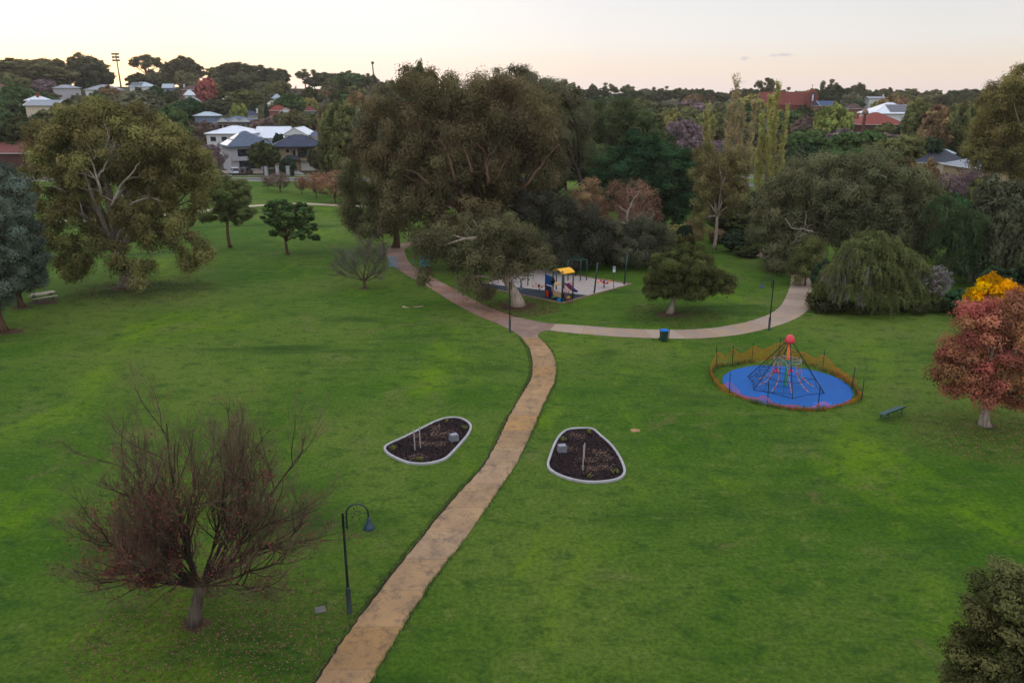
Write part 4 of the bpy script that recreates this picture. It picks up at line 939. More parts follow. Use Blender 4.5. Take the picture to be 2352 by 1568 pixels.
c = MB().box((fm, -5.5, top + 1.0), (.22, .22, 2.2)); c.box((fm, -5.5, top + 1.3), (1.1, .2, .2)); c.build('cross', mat('cross_stone', (170, 160, 160)), e)
nz_ = AT(1866, 224, D).z - zg; MB().box((fm, -7.52, nz_), (1.9, .1, 4.6)).build('niche', mat('niche_dark', (44, 44, 66)), e)
c = MB().lathe([(.0, -1.9), (.5, -1.9), (.38, -.6), (.42, .3), (.2, 1.0), (.26, 1.3), (.0, 1.7)], (fm, -7.75, nz_), 10); c.build('statue', mat('statue_white', (220, 224, 235), .5), e, True)
RECTS.append((1750, 200, 1880, 243, D))
# --- floodlight tower and leaning pole
g = AT(275, 190, 500); zt = AT(275, 122, 500).z; zb = H(g.x, 500); e = empty('floodlight_tower', (g.x, 500, zb), 'tall floodlight tower on the left skyline between two big gums', 'floodlight tower'); h = zt - zb
MB().tube([(.5, 0, 0), (0, 0, h)], [.55, .3], 10).build('mast', mat('mast_pale', (150, 130, 110)), e, True)
b = MB()
for k in range(3): b.box((0, -.4, h - .6 - k * 1.8), (4.2, .2, .2)); [b.box((x, -.7, h - .6 - k * 1.8), (.7, .5, 1.2)) for x in (-1.9, -1.0, 0, 1.0, 1.9)]
b.build('lamp_rack', mat('rack_grey', (120, 120, 116), .5), e); RECTS.append((262, 120, 290, 165, 500))
g = AT(860, 195, 300); b_ = AT(866, 200, 300); t = AT(855, 142, 300); zb = H(b_.x, 300); o = MB().tube([(0, 0, 0), tuple(t - Vector((b_.x, 300, zb)))], [.3, .2], 8)
o.box(tuple(t - Vector((b_.x, 300, zb)) + Vector((.1, 0, -.4))), (.9, .5, .8)); o = o.build('leaning_pole', mat('pole_dark', (70, 56, 46)), None, loc=(b_.x, 300, zb)); tag(o, 'thin dark leaning pole on the skyline left of the central gums', 'pole'); RECTS.append((848, 140, 870, 172, 300))
# --- cars
def car(p, rz, col, label, spare=False):
    g = G(*p); g.z = max(g.z, .02); e = empty('parked_car', g, label, 'car', rz=rz)
    m = mat('paint_%s' % str(col), col, .3, .04, spec=.7)
    b = MB(); prof = [(-2.3, .4), (-2.3, .95), (-1.1, 1.05), (-.9, 1.08), (2.2, 1.05), (2.3, .95), (2.3, .4)]
    for s in (1,):
        vs = [(x, y * (.94 if z > .9 else .97 if z < .5 else 1), z) for y in (-.95, .95) for x, z in prof]; n = len(prof)
        b.add(vs, [tuple(range(n)), tuple(range(2 * n - 1, n - 1, -1))] + [(i, n + i, n + (i + 1) % n, (i + 1) % n) for i in range(n)])
    b.build('body', m, e)
    b = MB().add([(-1.05, -.88, 1.06), (2.2, -.88, 1.06), (2.2, .88, 1.06), (-1.05, .88, 1.06), (-.45, -.74, 1.78), (2.1, -.76, 1.78), (2.1, .76, 1.78), (-.45, .74, 1.78)], [(0, 1, 5, 4), (1, 2, 6, 5), (2, 3, 7, 6), (3, 0, 4, 7), (4, 5, 6, 7)])
    b.build('windows', glass, e); b = MB().box((.83, 0, 1.8), (2.6, 1.54, .07)); [b.tube([(x0, s * .89, 1.06), (x1, s * .77, 1.78)], .05, 4) for s in (-1, 1) for x0, x1 in ((-1.05, -.45), (.3, .35), (2.2, 2.1))]; b.build('roof', m, e)
    for x in (-1.4, 1.45):
        for y in (-.88, .88):
            w_ = MB().lathe([(0, -.11), (.34, -.11), (.36, -.06), (.36, .06), (.34, .11), (0, .11)], n=16); w_.v = [(a + x, c + y, b2 + .36) for a, b2, c in w_.v]; wo = w_.build('wheel', mat('tyre', (24, 24, 26), .8), e)
            w_ = MB().lathe([(0, -.12), (.2, -.12), (.2, .12), (0, .12)], n=12); w_.v = [(a + x, c + y, b2 + .36) for a, b2, c in w_.v]; w_.build('rim', mat('rim', (150, 150, 155), .3, metal=.6), wo)
    for y in (-.72, .72): MB().box((-2.31, y, .8), (.05, .34, .18)).build('headlight', mat('lamp_glass', (210, 210, 215), .1), e); MB().box((2.31, y, .85), (.05, .18, .34)).build('tail_light', mat('tail_red', (150, 20, 20), .2), e)
    MB().box((2.3, 0, .45), (.14, 1.8, .22)).build('bumper', mat('bumper_dark', (40, 42, 46), .6), e)
    if spare: w_ = MB().lathe([(0, -.1), (.36, -.1), (.36, .1), (0, .1)], n=16); w_.v = [(c + 2.42, a, b2 + 1.1) for a, b2, c in w_.v]; w_.build('spare_wheel', mat('tyre', (24, 24, 26)), e)
car((539, 401.5), R(-62), (196, 206, 216), 'silver white four wheel drive parked before the grey house')
car((566, 401), R(-95), (96, 92, 98), 'dark grey four wheel drive with rear spare wheel beside the white one', True)
car((1352, 402), R(12), (150, 176, 206), 'pale blue car on the road glimpsed right of the central gums')
RECTS += [(525, 383, 577, 404, 190), (1340, 392, 1362, 404, 180)]
# gate pillars
for i, u in enumerate((1068, 1111, 1150)):
    u = 402 + u * 0; 
for u, vt, lab in ((612, 377, 'left of three pale gate pillars before the dark tree by the grey house'), (638, 377, 'middle of three pale gate pillars between the two near houses'), (662, 377, 'right of three pale gate pillars, nearest the grey driveway')):
    g = G(u, 396); g.x = AT(u, 396, 201.5).x; g.y = 201.5; g.z = 0; o = MB().box((0, 0, 1.1), (.8, .8, 2.2)); o.box((0, 0, 2.3), (1.0, 1.0, .2)); o = o.build('gate_pillar', wallm('grey'), None, loc=g); tag(o, lab, 'pillar', 'pale gate pillars')
x0, x1 = AT(612, 396, 201.5).x, AT(662, 396, 201.5).x; b = MB(); b.box(((x1 - x0) / 2, 0, 1.5), (x1 - x0, .05, .06)); b.box(((x1 - x0) / 2, 0, .3), (x1 - x0, .05, .06)); [b.box((k * .3, 0, .95), (.03, .03, 1.4)) for k in range(1, int((x1 - x0) / .3))]
o = b.build('iron_fence', frd, None, loc=(x0, 201.5, 0)); tag(o, 'dark iron fence between the pale gate pillars', 'fence')
# ================================================================== TREES
LM = leafmat('leaf'); LM2 = leafmat('leaf_autumn', .3, 1.04); BM = barkmat()
PAL = dict(olive=(94, 98, 48), gum=(90, 90, 54), gumd=(70, 74, 50), greyg=(96, 98, 72), green=(66, 92, 42), dark=(42, 62, 38), lush=(44, 80, 40), lime=(116, 128, 44), yellowg=(126, 122, 50), brown=(116, 92, 56),
           orange=(128, 88, 58), red=(140, 62, 52), crimson=(128, 38, 42), purple=(112, 92, 98), bluegreen=(78, 108, 98), gold=(190, 148, 0), conif=(36, 56, 40), rust=(118, 82, 58), pinkbr=(110, 90, 80), bushy=(62, 70, 34), willow=(104, 108, 50), greybare=(118, 112, 112))
BOOST = 1.32
def setcol(o, rgb, k=1.0): c = lin(rgb); o.color = (min(1, c[0] * k * BOOST), min(1, c[1] * k * BOOST), min(1, c[2] * k * BOOST), 1)
TRK = dict(grey=(140, 130, 120), pale=(160, 146, 134), brown=(92, 72, 58), dark=(62, 52, 46), red=(110, 66, 44))
# ---- library crowns: unit tree, width 1 and height 1
LIB = {}
def lib(kind, i):
    k = (kind, i)
    if k in LIB: return LIB[k]
    r = rs(abs(hash(kind)) % 1000 + i * 17 if False else sum(map(ord, kind)) + i * 17)
    tm = MB(); n_l = 7
    if kind == 'round':
        bl = [(0, 0, .58, .46, .46, .4)] + [(r.uniform(-.25, .25), r.uniform(-.25, .25), r.uniform(.5, .72), .24, .24, .22) for _ in range(4)]
        C, RD = blob_clumps(r, bl, .13); Q, t = clump_leaves(r, C, RD, 85, .05, .032, .15); limbs(tm, r, (0, 0, 0), (.02, 0, .3), .035, C, 7, .006, .1, 5)
    elif kind == 'gum':
        bl = [(r.uniform(-.3, .3), r.uniform(-.3, .3), r.uniform(.4, .8), r.uniform(.18, .3), r.uniform(.18, .3), r.uniform(.12, .2)) for _ in range(9)] + [(0, 0, .6, .3, .3, .28)]
        C, RD = blob_clumps(r, bl, .12); Q, t = clump_leaves(r, C, RD, 85, .05, .026, .5); limbs(tm, r, (0, 0, 0), (.04, 0, .33), .035, C, 10, .006, .1, 5)
    elif kind == 'open':
        C = []; 
        for _ in range(34): a = r.rand() * 6.28; q = .47 * r.rand() ** .55; C.append((q * math.cos(a), q * math.sin(a), .96 - .75 * q * r.rand() ** .5 - .42 * r.rand() ** 2))
        C = np.array(C); RD = r.uniform(.06, .12, len(C)); Q, t = clump_leaves(r, C, RD, 430, .032, .02, .2, .75); limbs(tm, r, (0, 0, 0), (.03, 0, .42), .03, C, 12, .006, .08, 5)
    elif kind == 'oval':
        bl = [(0, 0, .55, .44, .44, .44)] + [(r.uniform(-.2, .2), r.uniform(-.2, .2), r.uniform(.35, .8), .24, .24, .2) for _ in range(5)]
        C, RD = blob_clumps(r, bl, .13); Q, t = clump_leaves(r, C, RD, 85, .05, .034, .05); limbs(tm, r, (0, 0, 0), (0, 0, .3), .035, C, 7, .006, .1, 5)
    elif kind == 'layer':
        bl = [(r.uniform(-.34, .34), r.uniform(-.34, .34), r.uniform(.35, .85), r.uniform(.16, .26), r.uniform(.16, .26), r.uniform(.06, .1)) for _ in range(16)]
        C, RD = blob_clumps(r, bl, .1); Q, t = clump_leaves(r, C, RD, 95, .045, .026, 0, .5); limbs(tm, r, (0, 0, 0), (0, 0, .4), .035, C, 10, .006, .1, 5)
    elif kind == 'cone':
        C = []; RD = []
        for z in np.linspace(.06, .97, 16):
            rr = .5 * (1 - z) ** .75 + .03; n = max(2, int(rr * 34))
            for j in range(n): a = 6.28 * j / n + z * 9; C.append((rr * .75 * math.cos(a), rr * .75 * math.sin(a), z)); RD.append(.07 + .12 * rr)
        C = np.array(C); RD = np.array(RD); Q, t = clump_leaves(r, C, RD, 70, .035, .02, 0); tm.tube([(0, 0, 0), (0, 0, .9)], [.04, .01], 6)
    elif kind == 'shrub':
        bl = [(r.uniform(-.25, .25), r.uniform(-.25, .25), r.uniform(.3, .6), .28, .28, .35) for _ in range(6)]
        C, RD = blob_clumps(r, bl, .15); Q, t = clump_leaves(r, C, RD, 80, .06, .036, 0); limbs(tm, r, (0, 0, 0), (0, 0, .15), .03, C, 8, .006, .1, 5)
    elif kind == 'bare':
        tw = MB(); twigs(tw, tm, r, 1.0, .5, .22, lv=(8, 7, 7, 6), thin=.0024, base_r=.022); 
        me = bpy.data.meshes.new('twigs'); me.from_pydata(tw.v, [], tw.f); me.materials.append(BM); tme = bpy.data.meshes.new('trunk'); tme.from_pydata(tm.v, [], tm.f); tme.materials.append(BM); LIB[k] = (me, tme); return LIB[k]
    elif kind == 'palm':
        a = np.arange(16) * 2.4; S = np.tile([[0, 0, .72]], (16, 1)); D0 = unit(np.stack([np.cos(a), np.sin(a), .3 + .5 * r.rand(16)], 1)); Q, t = strands(r, S, D0, np.full(16, .55), 160, .12, .02, droop=.6, spread=.01); tm.tube([(0, 0, 0), (.03, 0, .4), (0, 0, .73)], [.05, .035, .03], 7)
    elif kind == 'spare':     # thin autumn crown, twigs showing
        bl = [(0, 0, .6, .42, .42, .34)] + [(r.uniform(-.25, .25), r.uniform(-.25, .25), r.uniform(.45, .75), .22, .22, .2) for _ in range(3)]
        C, RD = blob_clumps(r, bl, .13); Q, t = clump_leaves(r, C, RD, 24, .03, .02, 0); tw = MB(); twigs(tm, tm, r, 1.0, .45, .2, lv=(7, 7, 6, 4), thin=.0025, base_r=.024)
    me = quads_mesh('crown', Q, LM, t); tme = bpy.data.meshes.new('trunk'); tme.from_pydata(tm.v, [], tm.f); tme.materials.append(BM)
    LIB[k] = (me, tme); return LIB[k]
def env(p, d, c, rad):
    q = Vector([(p[i] - c[i]) / rad[i] for i in range(3)]); e = Vector([d[i] / rad[i] for i in range(3)]); A = e.dot(e); B = q.dot(e); Cc = q.dot(q) - 1; D_ = B * B - A * Cc
    return max(Hmin(rad), (-B + math.sqrt(D_)) / A) if D_ > 0 else Hmin(rad)
def Hmin(rad): return rad[2] * .35
def twigs(tw, tm, r, Hh, Wr, fork, lv=(7, 8, 8, 6), thin=.008, base_r=.25, spread=1.0, lean=(0, 0), asym=None, segs=4, tips=None, lm=None, zmin=.14):
    """bare branching: trunk/limbs into tm, finer branches into tw.  Hh height, Wr half width"""
    top = Vector((lean[0], lean[1], fork)); tp = bend((0, 0, 0), top, r, 4, .03); tm.tube(tp, [base_r * 1.3, base_r, base_r * .92, base_r * .85, base_r * .8], 9)
    def br(mb, p0, d, L, r0, n, seg, up, r1=.35):
        pts = [Vector(p0)]; d = d.normalized(); q = Vector(p0)
        for i in range(seg):
            d = (d + Vector(r.normal(size=3)) * (.2 if n >= 6 else .15) + Vector((0, 0, up))).normalized(); q = q + d * (L / seg); pts.append(q.copy())
        mb.tube(pts, [r0 * (1 - (1 - r1) * i / seg) for i in range(seg + 1)], n, False); return pts, d
    ga = 2.4
    for i in range(lv[0]):
        a = i * ga + r.rand() * .5; t = (i + .5) / lv[0]; el = R(12) + R(70) * t; k = r.uniform(.85, 1.1)
        d = Vector((math.cos(a) * math.cos(el), math.sin(a) * math.cos(el), math.sin(el)))
        s0 = tp[-1].lerp(tp[-2], r.rand() * .9)
        if asym:
            th = R(6 + 170 * ((i * .618 + .1) % 1)); ph = R(r.uniform(-1, 1) * 56); d = Vector((math.cos(th) * math.cos(ph), math.sin(ph), math.sin(th) * math.cos(ph)))
            if d.z < zmin: d.z = zmin + .12 * r.rand()
            if d.y < -.2: d.z = max(d.z, .25 - d.y * .75)
            s0 = tp[-1].lerp(tp[-2], r.rand() * .35)
            tg = math.degrees(th); L = k * .7 * float(np.interp(tg, *asym)) * (1 if abs(ph) < .6 else .9)
        else: L = k * .66 * env(s0, d, Vector((lean[0] * 2, 0, Hh * .56)), (Wr, Wr * .95, Hh * .46))
        P1, _ = br(lm or tm, s0, d, L, base_r * (r.uniform(.16, .32) if lm else r.uniform(.22, .42)), 6, 5, .05 if el < 1 else .02, .3)
        for j in range(lv[1]):
            f = .25 + .75 * (j + r.rand()) / lv[1]; ii = min(4, int(f * 5)); q = P1[ii].lerp(P1[ii + 1], f * 5 - ii); dd = (P1[ii + 1] - P1[ii]).normalized()
            pd = dd.cross(Vector(r.normal(size=3))).normalized(); d2 = (dd + pd * r.uniform(.45, .95)).normalized()
            L2 = L * r.uniform(.32, .5) * (1.15 - .5 * f); P2, _ = br(lm or tm, q, d2, L2, base_r * .13 * (1.2 - .6 * f), 4, 4, .12, .35)
            for m_ in range(lv[2]):
                f2 = .2 + .8 * (m_ + r.rand()) / lv[2]; ii = min(3, int(f2 * 4)); q2 = P2[ii].lerp(P2[ii + 1], min(1, f2 * 4 - ii)); dd2 = (P2[ii + 1] - P2[ii]).normalized()
                pd = dd2.cross(Vector(r.normal(size=3))).normalized(); d3 = (dd2 + pd * r.uniform(.4, .9)).normalized(); L3 = L2 * r.uniform(.35, .55)
                P3, _ = br(tw, q2, d3, L3, thin * 2.2, 3, 3, .16, .5)
                for w_ in range(lv[3]):
                    f3 = .2 + .8 * r.rand(); ii = min(2, int(f3 * 3)); q3 = P3[ii].lerp(P3[ii + 1], min(1, f3 * 3 - ii)); dd3 = (P3[ii + 1] - P3[ii]).normalized()
                    pd = dd3.cross(Vector(r.normal(size=3))).normalized(); P4, _ = br(tw, q3, dd3 + pd * r.uniform(.4, .8), L3 * r.uniform(.4, .75), thin, 3, 2, .2, .6)
                    if tips is not None: tips.append(P4[-1])
NVAR = dict(round=3, gum=3, open=3, oval=2, layer=2, cone=1, shrub=2, bare=2, palm=1, spare=2)
NAMES = dict(round='tree', gum='gum_tree', open='gum_tree', oval='tree', layer='tree', cone='conifer', shrub='shrub', bare='bare_tree', palm='palm_tree', spare='autumn_tree')
CATS = dict(round='tree', gum='gum tree', open='gum tree', oval='tree', layer='tree', cone='conifer', shrub='shrub', bare='bare tree', palm='palm', spare='tree')
tcount = 0
def ltree(u, vt, D, wpx, kind, col, label, group=None, trunk='grey', k=1.0, name=None):
    global tcount; tcount += 1
    r = rs(tcount * 7 + 1); p = AT(u, vt, D); zg = H(p.x, D); h = max(1.2, p.z - zg); w = wpx / F * depth(D, zg + h * .6)
    me, tme = lib(kind, tcount % NVAR[kind])
    e = empty(name or NAMES[kind], (p.x, D, zg - .05), label, CATS[kind], group, r.rand() * 6.28)
    fx = 1.06
    for m_, nm in ((me, 'crown'), (tme, 'trunk')):
        o = bpy.data.objects.new(nm if not (kind == 'bare' and nm == 'crown') else 'twigs', m_); link(o, e); o.scale = (w * fx, w * fx, h)
        if nm == 'crown':
            if kind == 'bare': setcol(o, PAL[col] if isinstance(col, str) else col, k)
            else: setcol(o, PAL[col] if isinstance(col, str) else col, k * r.uniform(.9, 1.12))
        else: setcol(o, TRK[trunk])
    return e
LS, SPK = .58, 1.22
def hero(name, label, base, trunkpx, blobs, spacing, nleaf, L, W, col, seed, hang=.3, trunk='grey', r0=.4, nl=14, D=None, tdy=0, depthf=1.0, power=.42, extra=None, tw=.55, cat=None, sub=2, tip=.04, fl=.85, inner=.12, air=1.0, show=()):
    """a single tree: base pixel on the ground, fork pixel, crown blobs as (u, v, ru, rv, dy)"""
    g = G(*base) if D is None else Vector((AT(base[0], base[1], D).x, D, H(AT(base[0], base[1], D).x, D)))
    y0 = g.y; r = rs(seed); B = []
    for bb in blobs:
        u, v, ru, rv, dy = bb[:5]; y = y0 + dy; p = AT(u, v, y); pm = F / depth(y, p.z); B.append((p.x - g.x, y - g.y, p.z - g.z, ru / pm, (bb[5] if len(bb) > 5 else ru * .9 * depthf) / pm, rv / pm / .97))
    if L > .22 and spacing > .9: L, W, nleaf = L * LS, W * (LS + .12), int(nleaf * 1.9)
    spacing *= SPK; C, RD = blob_clumps(r, B, spacing, inner=inner); nleaf = int(nleaf * SPK * SPK * .95); RD = RD * air
    keep = C[:, 2] > .3; C, RD = C[keep], RD[keep]
    Q, t = clump_leaves(r, C, RD, nleaf, L, W, hang, fl, power=power, tw=tw)
    e = empty(name, g, label, cat or 'tree')
    if extra: Q2, t2 = extra(r, g, y0, B); Q = np.concatenate([Q, Q2]); t = np.concatenate([t, t2])
    o = bpy.data.objects.new('crown', quads_mesh('crown', Q, LM2 if col == 'gold' else LM, t)); link(o, e); setcol(o, PAL[col] if isinstance(col, str) else col)
    fk = AT(trunkpx[0], trunkpx[1], y0 + tdy) - g
    tm = MB(); limbs(tm, r, (0, 0, -.1), tuple(fk), r0, C, nl, tip, .1, 8, sub)
    for dy, rr, pts in show:
        w_ = [AT(pts[0][0], pts[0][1] + 6, y0 + dy * .3) - g] + [AT(p[0], p[1], y0 + dy) - g for p in pts]; w_ = [Vector(q) for q in catmull([tuple(q) for q in w_], 4)]
        w_ = [q + Vector(r.normal(size=3)) * .06 for q in w_]; k_ = len(w_) - 1; tm.tube(w_, [rr * (1 - .75 * i / k_) for i in range(k_ + 1)], 7)
        for j in range(3): i = 3 + r.randint(max(1, k_ - 3)); q = w_[min(i, k_)]; tm.tube(bend(q, q + Vector((r.normal() * 1.1, r.normal() * .4 - .2, .6 + r.rand() * 1.2)), r, 3, .12), [rr * .3, rr * .24, rr * .15, rr * .06], 5)
    o = tm.build('trunk', BM, e, True); setcol(o, TRK[trunk])
    return e, g, C
# ---- the big open gum on the left
hero('gum_tree', 'huge spreading olive gum on the left lawn with hanging lower branches', (287, 658), (262, 560),
     [(255, 330, 150, 85, 0), (170, 350, 100, 80, -2), (380, 350, 95, 75, 0), (120, 430, 70, 70, 0), (260, 440, 120, 70, 2), (400, 440, 85, 60, 2), (150, 520, 70, 50, -2), (340, 500, 80, 45, -2), (445, 385, 50, 55, 0),
      (440, 560, 30, 42, -2), (432, 600, 14, 12, -2), (165, 590, 38, 28, -3), (205, 575, 24, 38, -4), (165, 625, 13, 10, -3), (275, 585, 28, 40, -5), (325, 622, 22, 34, -5), (370, 545, 45, 24, -3), (210, 270, 80, 36, 0), (300, 275, 70, 36, 0), (470, 580, 9, 8, -2), (110, 330, 48, 70, 0)],
     1.9, 230, .42, .17, (106, 102, 48), 101, .75, 'grey', .62, 26, depthf=.95, power=.5, cat='gum tree', fl=.72, tip=.06, air=.84, inner=.04, show=[(-4.6, 0.18, [(231, 440), (215, 379), (200, 350)]), (-4.6, 0.13, [(225, 420), (188, 379), (177, 408)]), (-4.6, 0.14, [(228, 406), (247, 371), (262, 330)]), (-4.6, 0.18, [(258, 470), (271, 438), (303, 395), (320, 373)]), (-4.6, 0.12, [(217, 363), (242, 338), (247, 314), (240, 285)]), (-3.6, 0.12, [(300, 470), (340, 455), (372, 462)]), (-3.6, 0.10, [(150, 440), (120, 425), (100, 400)])])
# ---- central gums
hero('gum_tree', 'giant dark central gum, tallest of the middle clump behind the playground', (1115, 640), (1120, 520),
     [(1060, 215, 110, 52, 0), (960, 260, 110, 80, 0), (1180, 260, 110, 80, 0), (1075, 330, 160, 90, -1), (930, 370, 90, 80, 0), (1200, 380, 90, 80, 0), (1060, 450, 140, 80, -2), (960, 490, 90, 70, -2), (1180, 480, 90, 60, 0), (1015, 540, 70, 44, -2), (880, 290, 56, 66, 2), (960, 180, 48, 28, 3), (850, 340, 40, 50, 1), (1235, 320, 50, 60, 0)],
     2.3, 230, .46, .17, (90, 82, 50), 102, .8, 'brown', .75, 34, D=95, cat='gum tree', tip=.07, air=.88, inner=.05, show=[(-7.5, .24, [(1045, 416), (1028, 355), (1010, 320)]), (-7.5, .2, [(1083, 400), (1075, 361), (1060, 330)]), (-7.5, .26, [(1121, 420), (1116, 376), (1127, 352)]), (-7, .18, [(1136, 416), (1171, 355)]), (-6.5, .22, [(1205, 430), (1240, 385), (1283, 331)]), (-7.5, .18, [(1057, 516), (1045, 481), (1020, 470)]), (-7, .18, [(990, 430), (960, 400), (930, 390)])])
hero('gum_tree', 'dark gum at the left of the central clump, leaning over the upper path', (908, 560), (905, 500),
     [(850, 400, 68, 55, 0), (900, 440, 60, 50, 0), (830, 465, 50, 40, -1), (845, 515, 45, 26, -2), (800, 440, 24, 36, 0), (930, 380, 50, 50, 0), (890, 500, 50, 34, -1), (805, 500, 22, 16, -1)],
     1.8, 230, .42, .16, (96, 94, 56), 103, .8, 'brown', .5, 14, D=106, cat='gum tree', air=.88, inner=.04)
hero('gum_tree', 'tall leaning gum on the right side of the central clump, dark twin stems', (1345, 470), (1325, 385),
     [(1240, 230, 80, 56, 0), (1310, 290, 56, 66, 0), (1240, 320, 80, 70, 0), (1180, 190, 60, 36, 2), (1300, 210, 30, 24, 0), (1260, 370, 50, 34, 0), (1150, 330, 60, 60, 0)],
     2.2, 230, .46, .18, (88, 86, 60), 104, .7, 'dark', .45, 18, D=118, cat='gum tree', air=.86, inner=.04)
hero('gum_tree', 'gum with thick pale trunk at the playground edge, drooping grey green crown', (1190, 702), (1160, 628),
     [(1150, 530, 58, 44, 0), (1200, 560, 54, 40, 0), (1100, 575, 52, 40, 0), (1052, 590, 36, 26, 0), (1230, 585, 36, 30, -1), (1160, 590, 60, 28, -1), (1010, 550, 32, 28, 0), (972, 632, 13, 14, -2), (1080, 640, 24, 12, -1), (1112, 666, 12, 8, -2), (968, 556, 22, 22, 0), (1085, 520, 40, 34, 2)],
     1.35, 210, .36, .13, (86, 84, 52), 105, .9, 'pale', .6, 15, cat='gum tree', depthf=1.0)
hero('gum_tree', 'dark low branched gum shading the back of the sand pit', (1330, 620), (1320, 590),
     [(1290, 500, 54, 50, 0), (1350, 520, 48, 50, 0), (1240, 480, 55, 45, 0), (1260, 560, 44, 34, -1), (1330, 570, 46, 28, 0), (1370, 560, 34, 34, 0), (1300, 590, 34, 16, -2)],
     1.6, 210, .4, .15, (62, 62, 50), 106, .7, 'dark', .3, 12, cat='gum tree')
# ---- playground-side trees
hero('paperbark_tree', 'rounded dense tree with leaning pale trunk standing alone by the right path', (1538, 719), (1550, 672),
     [(1570, 610, 70, 46, 0), (1525, 640, 44, 40, 0), (1615, 630, 44, 38, 0), (1565, 655, 60, 24, 0), (1650, 650, 34, 22, 0), (1600, 670, 30, 14, -1), (1676, 648, 14, 14, 0), (1510, 665, 28, 20, 0)],
     .85, 260, .2, .09, (70, 76, 30), 107, .5, 'grey', .3, 14, tw=.5)
hero('autumn_gum', 'half bare rusty brown gum with white limbs above the playground', (1450, 612), (1448, 550),
     [(1455, 450, 48, 36, 0), (1415, 455, 30, 36, 0), (1490, 480, 32, 36, 0), (1430, 500, 50, 34, 0), (1500, 515, 26, 22, 0), (1400, 520, 36, 24, 0)], 1.3, 60, .3, .12, (116, 80, 60), 108, .4, 'pale', .34, 22, cat='gum tree', D=99, sub=3, show=[(-3.2, .16, [(1442, 519), (1440, 494), (1452, 462), (1470, 439)]), (-3.2, .1, [(1440, 492), (1421, 472)]), (-3, .12, [(1460, 515), (1485, 505), (1505, 494)]), (-3.2, .1, [(1440, 515), (1417, 509), (1393, 515)]), (-3.2, .1, [(1467, 525), (1450, 531), (1427, 539)])])
hero('autumn_gum', 'grey green and orange tinged slim gum left of the rusty one', (1352, 600), (1350, 540),
     [(1350, 440, 30, 28, 0), (1335, 475, 30, 30, 0), (1365, 485, 34, 36, 0), (1350, 520, 30, 26, 0)], 1.3, 110, .32, .14, (132, 104, 64), 109, .4, 'pale', .2, 10, D=101, cat='gum tree')
hero('tree', 'spreading grey green tree in deep shade right behind the sand pit', (1430, 612), (1432, 570),
     [(1480, 540, 60, 36, 0), (1420, 560, 55, 34, 0), (1520, 560, 34, 30, 0), (1370, 575, 36, 28, 0), (1460, 580, 60, 22, -1), (1530, 590, 30, 16, -1), (1400, 530, 40, 24, 0)], 1.3, 200, .34, .13, (78, 80, 58), 110, .5, 'red', .26, 14)
hero('tree', 'lush dark green broadleaf tree mass behind the rusty gum', (1490, 540), (1490, 460),
     [(1470, 350, 60, 40, 0), (1420, 400, 56, 54, 0), (1520, 400, 66, 60, 0), (1460, 430, 70, 50, 0), (1560, 450, 44, 50, 0), (1570, 380, 30, 36, 0), (1530, 490, 50, 34, 0), (1400, 450, 40, 36, 0)], 1.9, 230, .46, .26, (40, 74, 38), 111, .1, 'dark', .5, 14, D=122)
hero('tree', 'big billowing green dome left of the poplars, behind the lush dark tree', (1410, 480), (1410, 400),
     [(1400, 280, 90, 50, 0), (1330, 300, 50, 60, 0), (1470, 310, 60, 50, 0), (1400, 340, 110, 50, 0), (1340, 370, 60, 40, 0), (1510, 330, 30, 30, 0)], 2.3, 230, .5, .26, (74, 86, 46), 112, .2, 'brown', .5, 14, D=150)
hero('gum_tree', 'slender gum with bare forked white trunk left of the round path tree', (1640, 573), (1648, 490),
     [(1620, 400, 30, 60, 0), (1670, 400, 40, 50, 0), (1620, 350, 24, 26, 0), (1700, 370, 26, 36, 0), (1612, 470, 18, 40, 0), (1690, 450, 34, 34, 0), (1660, 470, 24, 26, 1), (1610, 530, 14, 26, 0)], 1.3, 150, .34, .14, (108, 100, 52), 113, .6, 'pale', .24, 12, cat='gum tree')
# ---- poplars: upright strands
def poplar(label, u, D, cols, colr, seed):
    r = rs(seed); p = AT(u, 500, D); g = Vector((p.x, D, H(p.x, D))); S = []; D0 = []; LN = []; tm = MB()
    for (uu, vt, rad) in cols:
        t = AT(uu, vt, D) - g; b0 = Vector((t.x * .35, r.normal() * .6, 0)); yy = r.normal() * .8; path = [b0, Vector((t.x * .75, yy, t.z * .3)), Vector((t.x * .92, yy, t.z * .6)), Vector((t.x, yy, t.z * .97))]; path = [Vector(q) for q in catmull([tuple(q) for q in path], 5)]
        tm.tube(path, [.2 * (1 - .93 * i / (len(path) - 1)) for i in range(len(path))], 6)
        for k in range(int(110 * t.z / 20)):
            f = (.1 + .87 * r.rand()) * (len(path) - 1); i = int(f); q = path[i].lerp(path[min(i + 1, len(path) - 1)], f - i); a = r.rand() * 6.28; F_ = f / (len(path) - 1)
            S.append(q); D0.append((math.cos(a) * .3, math.sin(a) * .3, 1)); LN.append(rad * r.uniform(1.1, 2.5) * (1.15 - .75 * F_) + .5)
            if k % 3 == 0: tm.tube([q, q + Vector(unit(np.array(D0[-1]))) * LN[-1] * .9], [.03, .01], 3, False)
    Q, t = strands(r, np.array(S), unit(np.array(D0)), np.array(LN), 60, .22, .11, droop=0, spread=.1)
    e = empty('poplar_tree', g, label, 'poplar'); o = bpy.data.objects.new('crown', quads_mesh('crown', Q, LM, t)); link(o, e); setcol(o, colr); o = tm.build('trunk', BM, e, True); setcol(o, TRK['grey'])
poplar('tallest poplar with feathery brown green columns, middle of the poplars', 1690, 128, [(1690, 180, 1.7), (1672, 240, 1.4), (1708, 235, 1.3), (1730, 232, 1.0)], (150, 134, 88), 201)
poplar('shorter yellow green poplar at the left of the poplar group', 1640, 130, [(1622, 238, 1.1), (1640, 268, 1.0)], (142, 138, 66), 202)
